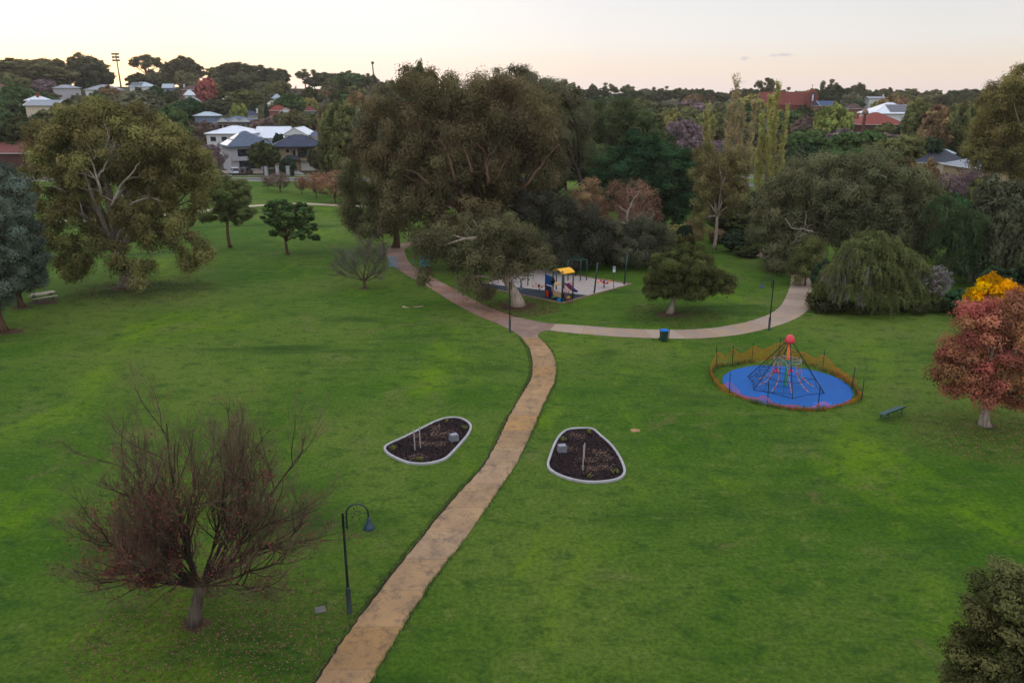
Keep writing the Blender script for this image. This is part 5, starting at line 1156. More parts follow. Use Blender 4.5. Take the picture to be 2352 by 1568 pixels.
poplar('yellow green poplar with thin open top, right of the tallest one', 1765, 132, [(1790, 184, 1.2), (1768, 222, 1.3), (1750, 260, 1.3), (1806, 240, .8), (1738, 330, 1.0)], (148, 146, 62), 203)
# ---- the grey green pair over the right path
hero('gum_tree', 'wide grey green tree overhanging the end of the right path', (1850, 625), (1840, 560),
     [(1860, 420, 90, 56, 0), (1790, 470, 60, 60, 0), (1880, 490, 100, 60, 0), (1760, 530, 40, 44, 0), (1830, 560, 70, 40, -1), (1920, 400, 70, 46, 1), (1790, 590, 44, 26, -2), (1860, 610, 30, 30, -2)], 1.7, 230, .38, .15, (94, 94, 60), 114, .5, 'grey', .45, 18, D=93, cat='gum tree', sub=2, show=[(-4.7, .13, [(1865, 531), (1820, 523), (1806, 500)]), (-4.7, .08, [(1851, 537), (1831, 545), (1814, 562)]), (-4.7, .07, [(1948, 450), (1974, 425)])])
hero('gum_tree', 'broad brownish green tree right of the one overhanging the path', (2010, 600), (2000, 540),
     [(2000, 400, 70, 46, 0), (2080, 420, 70, 40, 1), (1980, 470, 90, 60, -1), (2080, 490, 70, 56, 0), (2020, 540, 90, 50, -1), (1950, 540, 50, 50, -1), (2115, 550, 40, 44, 0), (2030, 370, 50, 26, 2)], 1.8, 230, .4, .16, (88, 90, 56), 115, .5, 'grey', .5, 16, D=92, cat='gum tree')
hero('shrub', 'yellow green feathery bush between the path end and the weeping tree', (1850, 650), (1850, 620), [(1850, 590, 26, 34, 0), (1835, 620, 30, 26, 0), (1870, 570, 16, 20, 0)], 1.0, 160, .26, .1, (88, 94, 40), 116, .2, 'brown', .1, 8, D=84)
# ---- weeping trees
def weeping(label, base, D, ell, nst, Ln, colr, seed, col2=None, grey=None):
    r = rs(seed); p = AT(base[0], base[1], D); g = Vector((p.x, D, H(p.x, D))); S = []; O = []; LN = []
    for (u, v, ru, rv, dy, n) in ell:
        y = D + dy; q = AT(u, v, y) - g; pm = F / depth(y, 4); d = unit(r.normal(size=(n, 3))); d[:, 2] = np.abs(d[:, 2]) * 1.0 - .15; d = unit(d); k = r.uniform(.75, 1.02, (n, 1))
        S.append(np.array(q) + d * k * np.array([ru / pm, ru / pm * .9, rv / pm])); O.append(d)
    S = np.concatenate(S); O = np.concatenate(O); n = len(S); O[:, 2] = np.abs(O[:, 2]) * .4 + .1
    # gather strands in tufts
    LN = Ln * r.uniform(.6, 1.3, n); LN = np.minimum(LN, np.maximum(S[:, 2] - .1, .4) / .62)
    m_ = 7; S2 = np.repeat(S, m_, 0) + r.normal(size=(n * m_, 3)) * .16; O2 = unit(np.repeat(O, m_, 0) + r.normal(size=(n * m_, 3)) * .3); L2 = np.repeat(LN, m_) * r.uniform(.6, 1.1, n * m_)
    Q, t = strands(r, S2, O2, L2, 26, .2, .05, droop=.8, spread=.03)
    tt = np.repeat(np.repeat(r.rand(n, 2), m_, 0), 26, 0); t = tt * .65 + r.rand(len(t), 2) * .35
    C_ = S[::3] * np.array([.93, .93, .97]); Q2, t2 = clump_leaves(r, C_, np.full(len(C_), .6), 120, .2, .09, .3); Q = np.concatenate([Q, Q2]); t = np.concatenate([t, t2])
    e = empty('weeping_tree', g, label, 'tree'); o = bpy.data.objects.new('crown', quads_mesh('crown', Q, LM, t)); link(o, e); setcol(o, colr)
    tm = MB(); limbs(tm, r, (0, 0, 0), (.2, 0, 1.8), .22, S, 22, .03, .12, 6, 2); o = tm.build('trunk', BM, e, True); setcol(o, TRK['grey'])
    if grey is not None:
        b = MB(); dd = ((S - (np.array(AT(grey[0], grey[1], D - 3)) - np.array(g))) ** 2).sum(1); idx = np.argsort(dd)[:90]
        for i in idx:
            for _ in range(6):
                o_ = O[i] + r.normal(size=3) * .3; pts = [tuple(S[i] * 1.02 + np.array([o_[0] * LN[i] * t_ * .3, o_[1] * LN[i] * t_ * .3, -LN[i] * .8 * t_ ** 1.5])) for t_ in (0, .33, .66, 1)]; b.tube(pts, .012, 3, False)
        o = b.build('dead_twigs', BM, e); setcol(o, (136, 126, 132))
    return e
weeping('drooping yellow green weeping tree beside the bend of the right path', (2010, 725), 74.5, [(2000, 560, 44, 26, 0, 55), (1965, 585, 36, 26, -.5, 50), (2045, 580, 38, 28, 0, 50), (2090, 612, 36, 26, 0, 45), (1935, 625, 34, 26, -1, 45), (2005, 620, 50, 30, -1.5, 60), (2060, 645, 44, 28, -1, 50), (1905, 665, 30, 26, -.5, 40), (1960, 672, 44, 30, -2, 50), (2030, 685, 44, 28, -2, 50), (2100, 670, 38, 28, -.5, 45), (2115, 645, 26, 24, .5, 30), (2000, 640, 90, 60, 1, 60), (1890, 690, 20, 18, 0, 20)], 290, 1.45, (90, 98, 46), 301, grey=(1935, 620))
weeping('dark green willow behind the grey bush near the creek', (2225, 650), 86, [(2170, 480, 34, 26, 0, 50), (2210, 510, 36, 28, -1, 55), (2255, 525, 34, 28, 0, 50), (2180, 545, 36, 28, -1, 50), (2235, 570, 40, 30, -1.5, 50), (2290, 560, 36, 30, 0, 45), (2200, 610, 36, 26, -1.5, 45), (2260, 610, 34, 26, -1, 40), (2220, 560, 80, 60, 1, 60)], 290, 1.7, (62, 82, 44), 302)
# understorey hedge at the foot of the weeping tree
hero('hedge', 'low dark undergrowth along the foot of the weeping tree', (2000, 732), (2000, 722), [(1900, 706, 34, 18, 0), (1960, 716, 40, 18, 0), (2030, 722, 44, 16, 0), (2100, 716, 40, 20, 0), (2160, 712, 34, 16, 0), (1868, 690, 14, 18, 1)], .7, 130, .2, .1, (52, 56, 30), 303, 0, 'dark', .05, 4, cat='hedge', D=73)
# ---- red and yellow trees
hero('maple_tree', 'red and rust coloured maple with thick grey trunk at the right edge', (2262, 977), (2268, 925),
     [(2240, 830, 70, 70, 0), (2190, 850, 48, 56, 0), (2290, 800, 80, 80, 0), (2330, 850, 70, 70, 0), (2215, 780, 40, 44, 0), (2300, 720, 60, 50, 0), (2235, 730, 22, 26, 0), (2262, 900, 40, 26, -1), (2350, 730, 60, 60, 0), (2200, 890, 30, 26, 0), (2360, 900, 50, 34, 0)],
     1.15, 420, .13, .095, (140, 76, 40), 116, 0, 'grey', .32, 20, tw=.75, power=.34)
hero('maple_tree', 'golden yellow tree showing behind the red maple', (2290, 790), (2290, 740), [(2285, 680, 50, 38, 0), (2255, 700, 32, 26, 0), (2320, 690, 34, 30, 0), (2275, 730, 50, 26, 0)], .85, 300, .19, .13, 'gold', 117, 0, 'grey', .2, 12, D=60, tw=.4)
# ---- left conifers
hero('conifer', 'blue green conifer with drooping tiers at the left edge, rear of two', (50, 704), (45, 640), [(20, 450, 50, 60, 1), (40, 540, 56, 60, 0), (62, 590, 50, 40, 0), (66, 628, 40, 32, 0), (20, 620, 60, 60, 0), (0, 410, 34, 36, 1)], 1.1, 230, .34, .12, (84, 98, 84), 118, .5, 'brown', .3, 14, depthf=.9, cat='conifer', tw=.7)
hero('conifer', 'nearer blue green conifer cut by the left edge, with leaning trunk', (8, 760), (-20, 650), [(-40, 480, 60, 70, 0), (-20, 560, 70, 60, 0), (-30, 640, 80, 60, 0), (-60, 700, 60, 30, 0)], 1.1, 200, .34, .12, (80, 94, 80), 119, .5, 'brown', .36, 12, cat='conifer', tw=.7)
# ---- small lawn trees
hero('tree', 'slim airy tree with one long side branch on the left lawn', (530, 568), (522, 500), [(515, 435, 40, 30, 0), (540, 455, 34, 26, 0), (500, 460, 28, 26, 0), (555, 430, 22, 18, 0), (520, 490, 22, 16, 0), (570, 488, 20, 10, -1), (478, 500, 20, 9, 0), (548, 500, 22, 12, 0)], 1.0, 170, .3, .15, (84, 94, 44), 120, .3, 'brown', .24, 16, air=.82, inner=0)
hero('tree', 'small bright green tree with flat branching crown left of the bare tree', (662, 584), (655, 552), [(640, 478, 34, 22, 0), (680, 490, 36, 24, 0), (650, 505, 40, 18, 0), (705, 518, 24, 18, 0), (618, 500, 18, 16, 0), (690, 540, 24, 8, -1), (640, 535, 18, 8, 0), (720, 545, 12, 6, 0)], .9, 180, .27, .15, (66, 92, 38), 121, .1, 'brown', .22, 16, air=.78, inner=0, fl=.6)
def bare(label, base, D, Hh, Wr, fork, lv, thin, base_r, col, tcol, seed, lean=(0, 0), leaves=None, name='bare_tree', mirror=False, asym=None, lcol=None, zmin=.14):
    g = G(*base) if D is None else Vector((AT(base[0], base[1], D).x, D, H(AT(base[0], base[1], D).x, D))); r = rs(seed)
    tw, tm, tips = MB(), MB(), []
    lm = MB() if lcol else None
    twigs(tw, tm, r, Hh, Wr, fork, lv, thin, base_r, lean=lean, tips=tips, asym=asym, lm=lm, zmin=zmin)
    if lm: o = lm.build('branches', BM, None)
    if mirror:
        for m_ in (tw, tm): m_.v = [(-x, y, z) for x, y, z in m_.v]; m_.f = [f[::-1] for f in m_.f]
        tips = [Vector((-q.x, q.y, q.z)) for q in tips]
    e = empty(name, g, label, 'bare tree')
    if lm: o.parent = e; setcol(o, lcol)
    o = tw.build('twigs', BM, e); setcol(o, col); o = tm.build('trunk', BM, e, True); setcol(o, tcol)
    return e, g, tips, r
# ---- foreground bare tree with dark red leaves
e, g, tips, r = bare('large near bare tree with remaining dark red leaves and pale trunk', (445, 1432), None, 9.9, 5.1, 1.75, (36, 9, 8, 7), .0046, .25, (96, 82, 66), (88, 80, 72), 406, lean=(.45, 0), asym=([-10, 0, 20, 40, 60, 75, 90, 105, 120, 140, 160, 180, 200], [4.8, 5.6, 6.6, 8.2, 9.2, 9.3, 9.2, 9.1, 8.2, 6.1, 4.7, 4.1, 4.0]), zmin=.2, lcol=(58, 48, 42))
T = np.array(tips); c1 = np.array([-2.6, -.6, 3.2]); pr = .03 + .7 * np.exp(-((T - c1) ** 2 / np.array([2.2, 5, 1.3])).sum(1)) + .2 * np.exp(-((T - np.array([.2, 0, 2.9])) ** 2 / np.array([5, 5, 3.5])).sum(1)) + .05 * np.exp(-((T - np.array([0, 0, 5])) ** 2 / np.array([4, 4, 4])).sum(1))
pr[(T[:, 2] > 7)] *= .3; sel = T[r.rand(len(T)) < pr]
C = np.repeat(sel, 8, 0) + r.normal(size=(len(sel) * 8, 3)) * .13
me = quads_mesh('leaves', leaf_quads(r, C, r.normal(size=C.shape), .085, .06), LM, np.repeat(r.rand(len(sel), 2), 8, 0)); o = bpy.data.objects.new('leaves', me); link(o, e); setcol(o, (106, 34, 32))
scatter('fallen_leaves', 'brown fallen leaves scattered under the near bare tree', (g.x + 1.2, g.y - .6), 5.5, 5200, (110, 76, 56), 41, .075, sq=.8)
patch((g.x + .05, g.y), .5, earth, 'earth_patch', 9)
bare('small leafless vase shaped tree in the middle of the left lawn', (838, 661), None, 6.8, 3.4, .8, (12, 8, 8, 6), .0075, .17, (100, 94, 86), (84, 72, 62), 404, asym=([0, 30, 60, 90, 120, 150, 180], [2.8, 3.8, 5.8, 6.3, 6.4, 6.0, 4.6]), zmin=.45)
g = G(2262, 977); scatter('fallen_leaves', 'reddish fallen leaves under the red maple', (g.x - .5, g.y - 1.5), 5.2, 3200, (112, 84, 52), 42, .09, sq=.8); patch((g.x + .1, g.y), .55, earth, 'earth_patch', 12)
for (u, v, rr, s) in ((287, 660, 1.6, 13), (1538, 721, 1.3, 14), (1192, 704, 1.7, 15), (50, 706, 1.0, 16), (12, 762, 1.3, 17), (838, 662, .6, 18)): patch(G(u, v), rr, earth, 'earth_patch', s, sq=.8)
scatter('leaf_litter', 'brown bark and leaf litter under the thick pale gum trunk', G(1200, 706)[:2], 3.6, 2600, (96, 66, 48), 43, .12, 'leaf litter')
scatter('leaf_litter', 'brown litter under the round tree by the right path', G(1545, 724)[:2], 4.5, 2400, (84, 66, 42), 44, .12, 'leaf litter')
scatter('leaf_litter', 'brown litter under the huge left gum', G(320, 668)[:2], 7, 2600, (96, 80, 48), 45, .15, 'leaf litter')
# ---- bottom right bush
hero('tree', 'olive and brown bushy tree filling the bottom right corner', (2480, 1700), (2440, 1560),
     [(2360, 1400, 130, 90, 0), (2260, 1500, 80, 80, 0), (2330, 1560, 130, 90, 0), (2260, 1620, 110, 80, 0), (2420, 1480, 100, 100, 0), (2330, 1340, 40, 40, 0)], .6, 300, .11, .05, (78, 80, 38), 122, .2, 'grey', .2, 30, D=18.5, tw=.7, sub=3, tip=.012, power=.55)
# ---- listed background trees: (u, vtop, D, width px, kind, colour, label)
BG = [
 (1905, 585, 79, 60, 'shrub', 'dark', 'dark shrub squeezed between the weeping tree and the wide grey green tree'), (1668, 430, 117, 60, 'round', 'bushy', 'dark tree just behind the forked white trunk'), (1645, 520, 110, 60, 'shrub', 'brown', 'brown green undergrowth behind the forked white trunk'),
 (2345, 600, 84, 100, 'shrub', 'dark', 'dark shrub at the right edge above the yellow tree'), (2290, 630, 86, 90, 'shrub', 'bushy', 'deep olive shrub between the dark willow and the yellow tree'), (2215, 640, 90, 80, 'shrub', 'dark', 'dark shrub at the foot of the dark willow'), (1960, 600, 82, 60, 'shrub', 'dark', 'dark shrub hidden behind the weeping tree top'), (1720, 560, 100, 60, 'shrub', 'bushy', 'low dark bush left of where the right path ends'), (1390, 585, 96, 60, 'shrub', 'dark', 'dark shrub behind the tall shade posts'),
 (623, 243, 352, 34, 'round', 'bushy', 'small dark tree between the cream house and the dark pointed conifer'), (655, 256, 300, 70, 'round', 'gum', 'brownish rounded tree before the two red roofs'), (712, 257, 312, 44, 'round', 'olive', 'olive tree under the dull red roof'), (634, 228, 372, 30, 'round', 'green', 'green tree under the pale two storey house'),
 (440, 236, 345, 50, 'round', 'bushy', 'deep olive tree under the bright white roofs'), (385, 206, 400, 40, 'round', 'bushy', 'deep olive tree below the palm'), (322, 203, 400, 60, 'gum', 'olive', 'olive tree below the solar roofed house on the slope'), (90, 252, 235, 90, 'round', 'bushy', 'dark tree below the flat blue grey roof'), (225, 214, 380, 60, 'round', 'gum', 'brown green tree under the grey roofed white house'),
 (2280, 395, 110, 90, 'gum', 'olive', 'olive gum before the tan house at the far right'), (560, 296, 262, 40, 'shrub', 'bushy', 'dark shrub line under the veranda house'), (470, 277, 280, 60, 'round', 'pinkbr', 'pinkish brown tree below the pale blue roof'),
 (70, 125, 470, 165, 'gum', 'gum', 'widest hazy gum on the skyline at far left'), (12, 160, 440, 90, 'gum', 'olive', 'shaggy gum at the left frame edge on the skyline'),
 (205, 122, 500, 120, 'gum', 'gumd', 'dark domed gum left of the floodlight tower'), (140, 150, 520, 60, 'open', 'gum', 'thin gum in the sun glow left of the dark domed gum'),
 (330, 121, 540, 92, 'open', 'gumd', 'open crowned gum just right of the floodlight tower'), (425, 129, 540, 120, 'gum', 'gumd', 'spreading open gum above the crimson tree'),
 (555, 138, 540, 120, 'gum', 'gumd', 'windswept gum on the skyline right of the crimson tree'), (485, 152, 545, 60, 'open', 'olive', 'small sunlit gum between two spreading skyline gums'),
 (640, 158, 560, 80, 'gum', 'gumd', 'low rounded gum on the skyline above the pale houses'), (700, 158, 560, 54, 'open', 'gum', 'flat topped open gum on the centre left skyline'),
 (750, 162, 555, 66, 'gum', 'gumd', 'small skyline gum between the flat topped gum and the round one'), (800, 162, 500, 84, 'round', 'green', 'round green tree on the skyline left of the leaning pole'),
 (845, 168, 480, 40, 'open', 'gumd', 'little dark gum just left of the leaning pole'), (885, 172, 300, 70, 'gum', 'gum', 'brown gum at the foot of the leaning pole'),
 (966, 139, 175, 120, 'gum', 'bushy', 'dense dark crown poking above the central gums'), (1140, 165, 200, 100, 'gum', 'gumd', 'dark gum top behind the right of the central clump'),
 (1215, 154, 330, 74, 'open', 'gumd', 'tall umbrella gum above the sky gap, right of the central clump'), (1160, 168, 360, 60, 'round', 'olive', 'rounded olive crown left of the tall umbrella gum'),
 (1268, 178, 380, 62, 'open', 'gumd', 'lower umbrella gum right of the tall umbrella gum'), (1315, 186, 430, 50, 'open', 'gum', 'spindly gum before the bright sea gap'),
 (1365, 192, 520, 34, 'gum', 'gumd', 'first small dark tree right of the bright sea gap'), (1400, 190, 520, 44, 'open', 'gum', 'second skyline tree right of the sea gap'), (1440, 192, 500, 44, 'open', 'gum', 'flat crowned skyline tree above the billowing green dome'),
 (1480, 204, 520, 40, 'gum', 'greyg', 'low grey skyline tree right of the flat crowned one'), (1520, 198, 520, 40, 'open', 'gumd', 'dark open skyline tree left of the poplars'), (1560, 200, 520, 44, 'open', 'gumd', 'second dark open skyline tree left of the poplars'),
 (1590, 204, 500, 36, 'cone', 'conif', 'dark pointed tree on the skyline left of the poplars'), (1628, 202, 460, 56, 'bare', 'pinkbr', 'pinkish leafless tree on the skyline left of the tallest poplar'), (1660, 208, 520, 40, 'gum', 'gumd', 'low dark tree between the leafless tree and the poplars'),
 (1763, 178, 470, 52, 'open', 'gumd', 'upright umbrella gum behind the church roof'), (1800, 200, 480, 40, 'open', 'gumd', 'small gum right of the umbrella gum behind the church'), (1728, 198, 480, 44, 'gum', 'gumd', 'low gum left of the umbrella gum behind the church'), (1830, 204, 480, 30, 'shrub', 'gumd', 'purplish low crown peeping over the church ridge'),
 (1910, 182, 470, 50, 'open', 'gumd', 'tallest tree right of the church cross'), (1925, 196, 440, 100, 'round', 'dark', 'dark green mound right of the church cross'), (1975, 190, 450, 60, 'gum', 'gumd', 'ragged dark tree above the dark brown roof'), (1960, 210, 420, 50, 'round', 'greyg', 'grey green tree above the dark brown roof'),
 (2018, 206, 450, 50, 'round', 'gumd', 'domed dark tree above the small flat building'), (2044, 200, 470, 24, 'open', 'gumd', 'tiny umbrella tree above the small flat building'), (2088, 204, 470, 50, 'open', 'gumd', 'flat windswept tree on the right skyline'), (2130, 206, 470, 40, 'open', 'gumd', 'second flat windswept tree on the right skyline'),
 (2080, 212, 440, 70, 'gum', 'olive', 'olive tree behind the white solar roof, centre'), (2140, 214, 430, 70, 'gum', 'olive', 'olive tree behind the white solar roof, right end'), (2190, 208, 400, 80, 'gum', 'gumd', 'dark gum on the right skyline left of the tall edge gum'), (2240, 204, 420, 70, 'open', 'gumd', 'open gum on the skyline beside the tall edge gum'),
 (2058, 216, 330, 80, 'round', 'brown', 'brown green rounded tree left behind the white solar roof'), (2020, 230, 390, 40, 'round', 'lime', 'small lime tree above the red tiled house'),
 (1922, 232, 235, 88, 'round', 'lime', 'round lime green tree left of the red tiled house'), (1888, 246, 300, 50, 'round', 'bushy', 'dark bush tree below the brick church'), (1850, 238, 330, 44, 'round', 'bushy', 'olive bush under the bell gable of the church'), (1850, 262, 260, 60, 'round', 'pinkbr', 'pinkish leaf bare tree below the church'), (1815, 250, 290, 80, 'round', 'green', 'green tree below the middle of the church roof'), (1720, 215, 330, 80, 'round', 'yellowg', 'yellow green trees behind the tallest poplar'),
 (1960, 276, 290, 50, 'shrub', 'crimson', 'dark crimson shrub left of the red tiled house'), (2040, 280, 255, 60, 'round', 'olive', 'olive shrub before the red tiled house'), (2085, 278, 250, 50, 'round', 'dark', 'dark shrub at the right end of the red tiled house'),
 (1700, 230, 300, 90, 'round', 'green', 'green crown between the poplar columns, far back'), (1640, 250, 260, 90, 'round', 'olive', 'olive crown behind the shorter poplar'), (1575, 240, 290, 100, 'round', 'olive', 'broad olive crown left of the shorter poplar'), (1590, 228, 330, 100, 'round', 'purple', 'wide greyish purple crown left of the poplars'), (1545, 250, 250, 50, 'round', 'yellowg', 'yellowish small crown left of the poplars'), (1570, 268, 215, 90, 'round', 'purple', 'purple brown twiggy crown behind the lush dark tree'), (1590, 300, 175, 80, 'round', 'purple', 'bare purplish crown right above the lush dark tree'),
 (1600, 330, 150, 70, 'gum', 'brown', 'brownish gum head between the lush tree and the white trunk'), (1530, 232, 340, 60, 'gum', 'gumd', 'dark grey crown above the billowing green dome'), (1480, 226, 380, 70, 'gum', 'olive', 'olive crown behind the billowing green dome'), (1290, 215, 330, 70, 'gum', 'gumd', 'dark crown right behind the central clump'),
 (1880, 288, 150, 130, 'layer', 'green', 'layered green tree left part of the right middle canopy'), (1960, 284, 148, 130, 'layer', 'green', 'layered green tree in the middle of the right canopy'), (2050, 298, 142, 130, 'layer', 'olive', 'olive layered tree at the right of the right canopy'), (1830, 320, 140, 100, 'layer', 'dark', 'dark layered tree right of the poplars'), (2120, 306, 165, 80, 'layer', 'dark', 'dark layered tree left of the dark slate roof'), (1900, 330, 128, 120, 'layer', 'green', 'green layered tree just above the path overhang tree'), (2000, 330, 125, 130, 'layer', 'green', 'green layered tree just above the broad brownish tree'),
 (2120, 226, 215, 120, 'gum', 'olive', 'olive gum right of the white solar roof'), (2190, 225, 205, 120, 'gum', 'brown', 'brownish gum above the dark slate roof'), (2240, 215, 200, 100, 'gum', 'olive', 'olive gum between the slate roof and the edge gum'), (2110, 362, 115, 100, 'gum', 'brown', 'brown gum before the cream walls at right'), (2065, 345, 118, 80, 'gum', 'brown', 'small brownish crown left of the cream walls'),
 (2185, 385, 118, 100, 'spare', 'purple', 'leafless purplish tree before the slate roofed house'), (2245, 372, 120, 130, 'spare', 'purple', 'tangled purplish bare tree before the tan house'), (2150, 420, 98, 90, 'round', 'bushy', 'dark bush below the slate roofed house'), (2200, 440, 100, 120, 'round', 'lush', 'lush green bush above the dark willow'),
 (2330, 400, 94, 150, 'gum', 'gumd', 'brown gum at the right edge below the tall edge gum'), (2340, 470, 82, 100, 'gum', 'gumd', 'dark gum with pale trunk at the right edge above the yellow tree'), (2280, 500, 90, 90, 'gum', 'gumd', 'shadowy gum beside the dark willow'), (2110, 610, 76, 30, 'shrub', 'bushy', 'small dark shrub at the right shoulder of the weeping tree'),
 (2150, 600, 74, 100, 'spare', 'greybare', 'silver grey twiggy bush right of the weeping tree'), (2230, 665, 72, 110, 'shrub', 'lush', 'green shrub at the creek edge'), (2300, 600, 76, 90, 'shrub', 'dark', 'dark shrub behind the yellow tree'),
 (1560, 505, 107, 60, 'shrub', 'yellowg', 'yellow green bush under the lush dark tree'), (1600, 490, 108, 50, 'shrub', 'brown', 'tawny bush left of the white trunk'), (1575, 500, 102, 50, 'palm', 'conif', 'dark palm like plant beside the yellow green bush'), (1680, 480, 112, 90, 'round', 'bushy', 'dark bush behind the white forked trunk'), (1740, 440, 120, 80, 'round', 'dark', 'dark tree at the foot of the right poplar'), (1700, 520, 104, 90, 'shrub', 'dark', 'shaded shrub right of the white forked trunk'),
 (1270, 385, 158, 66, 'round', 'bushy', 'small dark round tree in the sunlit gap right of the central clump'), (1300, 340, 170, 90, 'gum', 'greyg', 'grey green tree behind the sunlit gap'), (1370, 380, 150, 70, 'round', 'lush', 'green tree at the right side of the sunlit gap'), (1430, 420, 132, 30, 'shrub', 'crimson', 'small dark red shrub behind the rusty gum'),
 (470, 178, 395, 52, 'oval', 'red', 'crimson autumn tree on the left slope'), (316, 200, 300, 124, 'round', 'greyg', 'big soft grey green tree above the left gum'), (392, 238, 245, 74, 'round', 'green', 'green tree right above the left gum'), (432, 222, 330, 60, 'round', 'lush', 'bright green tree below the crimson tree'), (545, 236, 305, 42, 'oval', 'lime', 'yellow green tree above the veranda house'),
 (610, 231, 318, 17, 'cone', 'conif', 'dark pointed conifer above the long white gable house'), (596, 240, 322, 18, 'cone', 'olive', 'pale olive conifer beside the dark pointed one'), (492, 224, 345, 76, 'round', 'gumd', 'brown grey tree below the crimson tree, right'), (560, 204, 385, 88, 'round', 'olive', 'wide olive tree above the yellow green tree'), (540, 165, 470, 110, 'gum', 'gumd', 'deep shadowed gum behind the wide olive tree'),
 (668, 211, 350, 64, 'round', 'green', 'dark green rounded tree above the red tiled house'), (710, 198, 400, 42, 'round', 'bushy', 'dark oval tree right of the dark green rounded tree'), (676, 190, 430, 34, 'bare', 'purple', 'grey purple leafless tree high on the middle slope'), (630, 191, 430, 60, 'gum', 'olive', 'olive tree left of the grey purple leafless tree'), (675, 251, 278, 74, 'round', 'gum', 'dark brown green tree above the tan brick house'), (745, 240, 236, 46, 'oval', 'brown', 'rust brown tree right of the dark brown green tree'), (600, 264, 282, 56, 'shrub', 'pinkbr', 'brown shrubs right of the veranda house'),
 (635, 298, 226, 46, 'shrub', 'conif', 'dark bushes behind the tan brick house'), (606, 308, 224, 36, 'shrub', 'dark', 'dark bush between grey and tan house roofs'), (602, 322, 203.5, 76, 'round', 'bushy', 'dark rounded tree before the grey house'), (658, 356, 203.5, 40, 'shrub', 'dark', 'dark bush beside the white garage door'), (722, 334, 200, 34, 'gum', 'gumd', 'grey green bush at the right end of the tan house'), (745, 318, 192, 44, 'gum', 'olive', 'olive tree right of the tan brick house'),
 (672, 388, 201, 12, 'shrub', 'dark', 'clipped bush at the driveway corner'), (497, 316, 206, 60, 'bare', 'purple', 'pale leafless tree at the left of the grey house'), (462, 262, 262, 40, 'bare', 'pinkbr', 'pinkish leafless tree above the left gum'), (508, 393, 202, 12, 'shrub', 'dark', 'small round bush left of the parked cars'),
 (800, 213, 188, 120, 'gum', 'olive', 'tall olive gum left behind the central clump'), (850, 240, 160, 90, 'gum', 'greyg', 'grey green gum behind the left central gum'), (790, 290, 165, 90, 'gum', 'olive', 'olive gum above the orange autumn tree'), (830, 195, 230, 90, 'gum', 'brown', 'brownish gum below the leaning pole'),
 (765, 386, 150, 92, 'spare', 'orange', 'orange brown autumn tree on the back lawn'), (722, 390, 158, 56, 'spare', 'orange', 'smaller orange tree left of the orange brown one'), (640, 392, 168, 60, 'spare', 'pinkbr', 'pinkish thin tree before the tan house drive'), (690, 402, 165, 44, 'spare', 'rust', 'rusty thin tree on the back lawn'), (612, 398, 172, 34, 'spare', 'pinkbr', 'pinkish thin tree left on the back lawn'),
 (448, 400, 135, 34, 'round', 'olive', 'small olive tree at the right edge of the left gum'), (425, 480, 118, 44, 'gum', 'olive', 'slender gum behind the right side of the left gum'), (30, 190, 320, 90, 'round', 'green', 'green tree at far left under the skyline gums'), (90, 210, 330, 60, 'round', 'lush', 'bright green tree left of the big grey green one'), (150, 228, 240, 130, 'round', 'olive', 'olive tree behind the left gum top'), (40, 262, 215, 130, 'round', 'bushy', 'dark tree mass above the red roofed house'), (100, 300, 200, 60, 'round', 'dark', 'dark tree right of the red roofed house'),
 (20, 205, 370, 60, 'round', 'lush', 'leafy green tree at the left edge behind the white roof'), (220, 208, 340, 50, 'round', 'lush', 'leafy tree below the grey roofed white house'), (262, 214, 330, 30, 'shrub', 'pinkbr', 'pinkish shrub left of the big grey green tree'), (245, 196, 400, 60, 'round', 'brown', 'brown leaved tree right of the grey roofed white house'), (355, 196, 410, 44, 'round', 'lush', 'green tree left of the palm'), (402, 196, 400, 30, 'palm', 'greyg', 'palm on the left slope near the crimson tree'), (178, 214, 350, 40, 'round', 'greyg', 'grey leafed tree below the far left houses'),
 (5, 380, 100, 70, 'cone', 'bluegreen', 'pointed blue green conifer top at the left edge'), (60, 420, 150, 60, 'round', 'brown', 'brown green tree between left gum and conifers'),
]
for t in BG: ltree(*t[:7], trunk='brown' if t[4] != 'open' else 'grey')
hero('gum_tree', 'tall leaning olive gum filling the top right edge of the view', (2330, 560), (2330, 380), [(2340, 230, 80, 60, 0), (2290, 290, 60, 50, 0), (2350, 300, 80, 60, 0), (2260, 350, 40, 36, 0), (2320, 360, 60, 44, 0), (2350, 190, 40, 34, 0), (2290, 240, 40, 36, 0)], 1.7, 220, .42, .18, (104, 98, 44), 123, .7, 'grey', .5, 14, D=112, cat='gum tree')
g = G(1270, 452); e = empty('sapling', g, 'thin white trunked leafless sapling in the sunlit gap', 'sapling'); b = MB(); b.tube([(0, 0, 0), (.3, 0, 2.5), (.5, 0, 5)], [.09, .07, .03], 6); [b.tube([(.3, 0, 2.8 + .3 * k), (.3 + 1.2 * math.cos(k * 2.1), math.sin(k * 2.1), 4.2 + .35 * k)], [.04, .012], 4) for k in range(6)]; o = b.build('trunk', BM, e); setcol(o, (190, 180, 186))
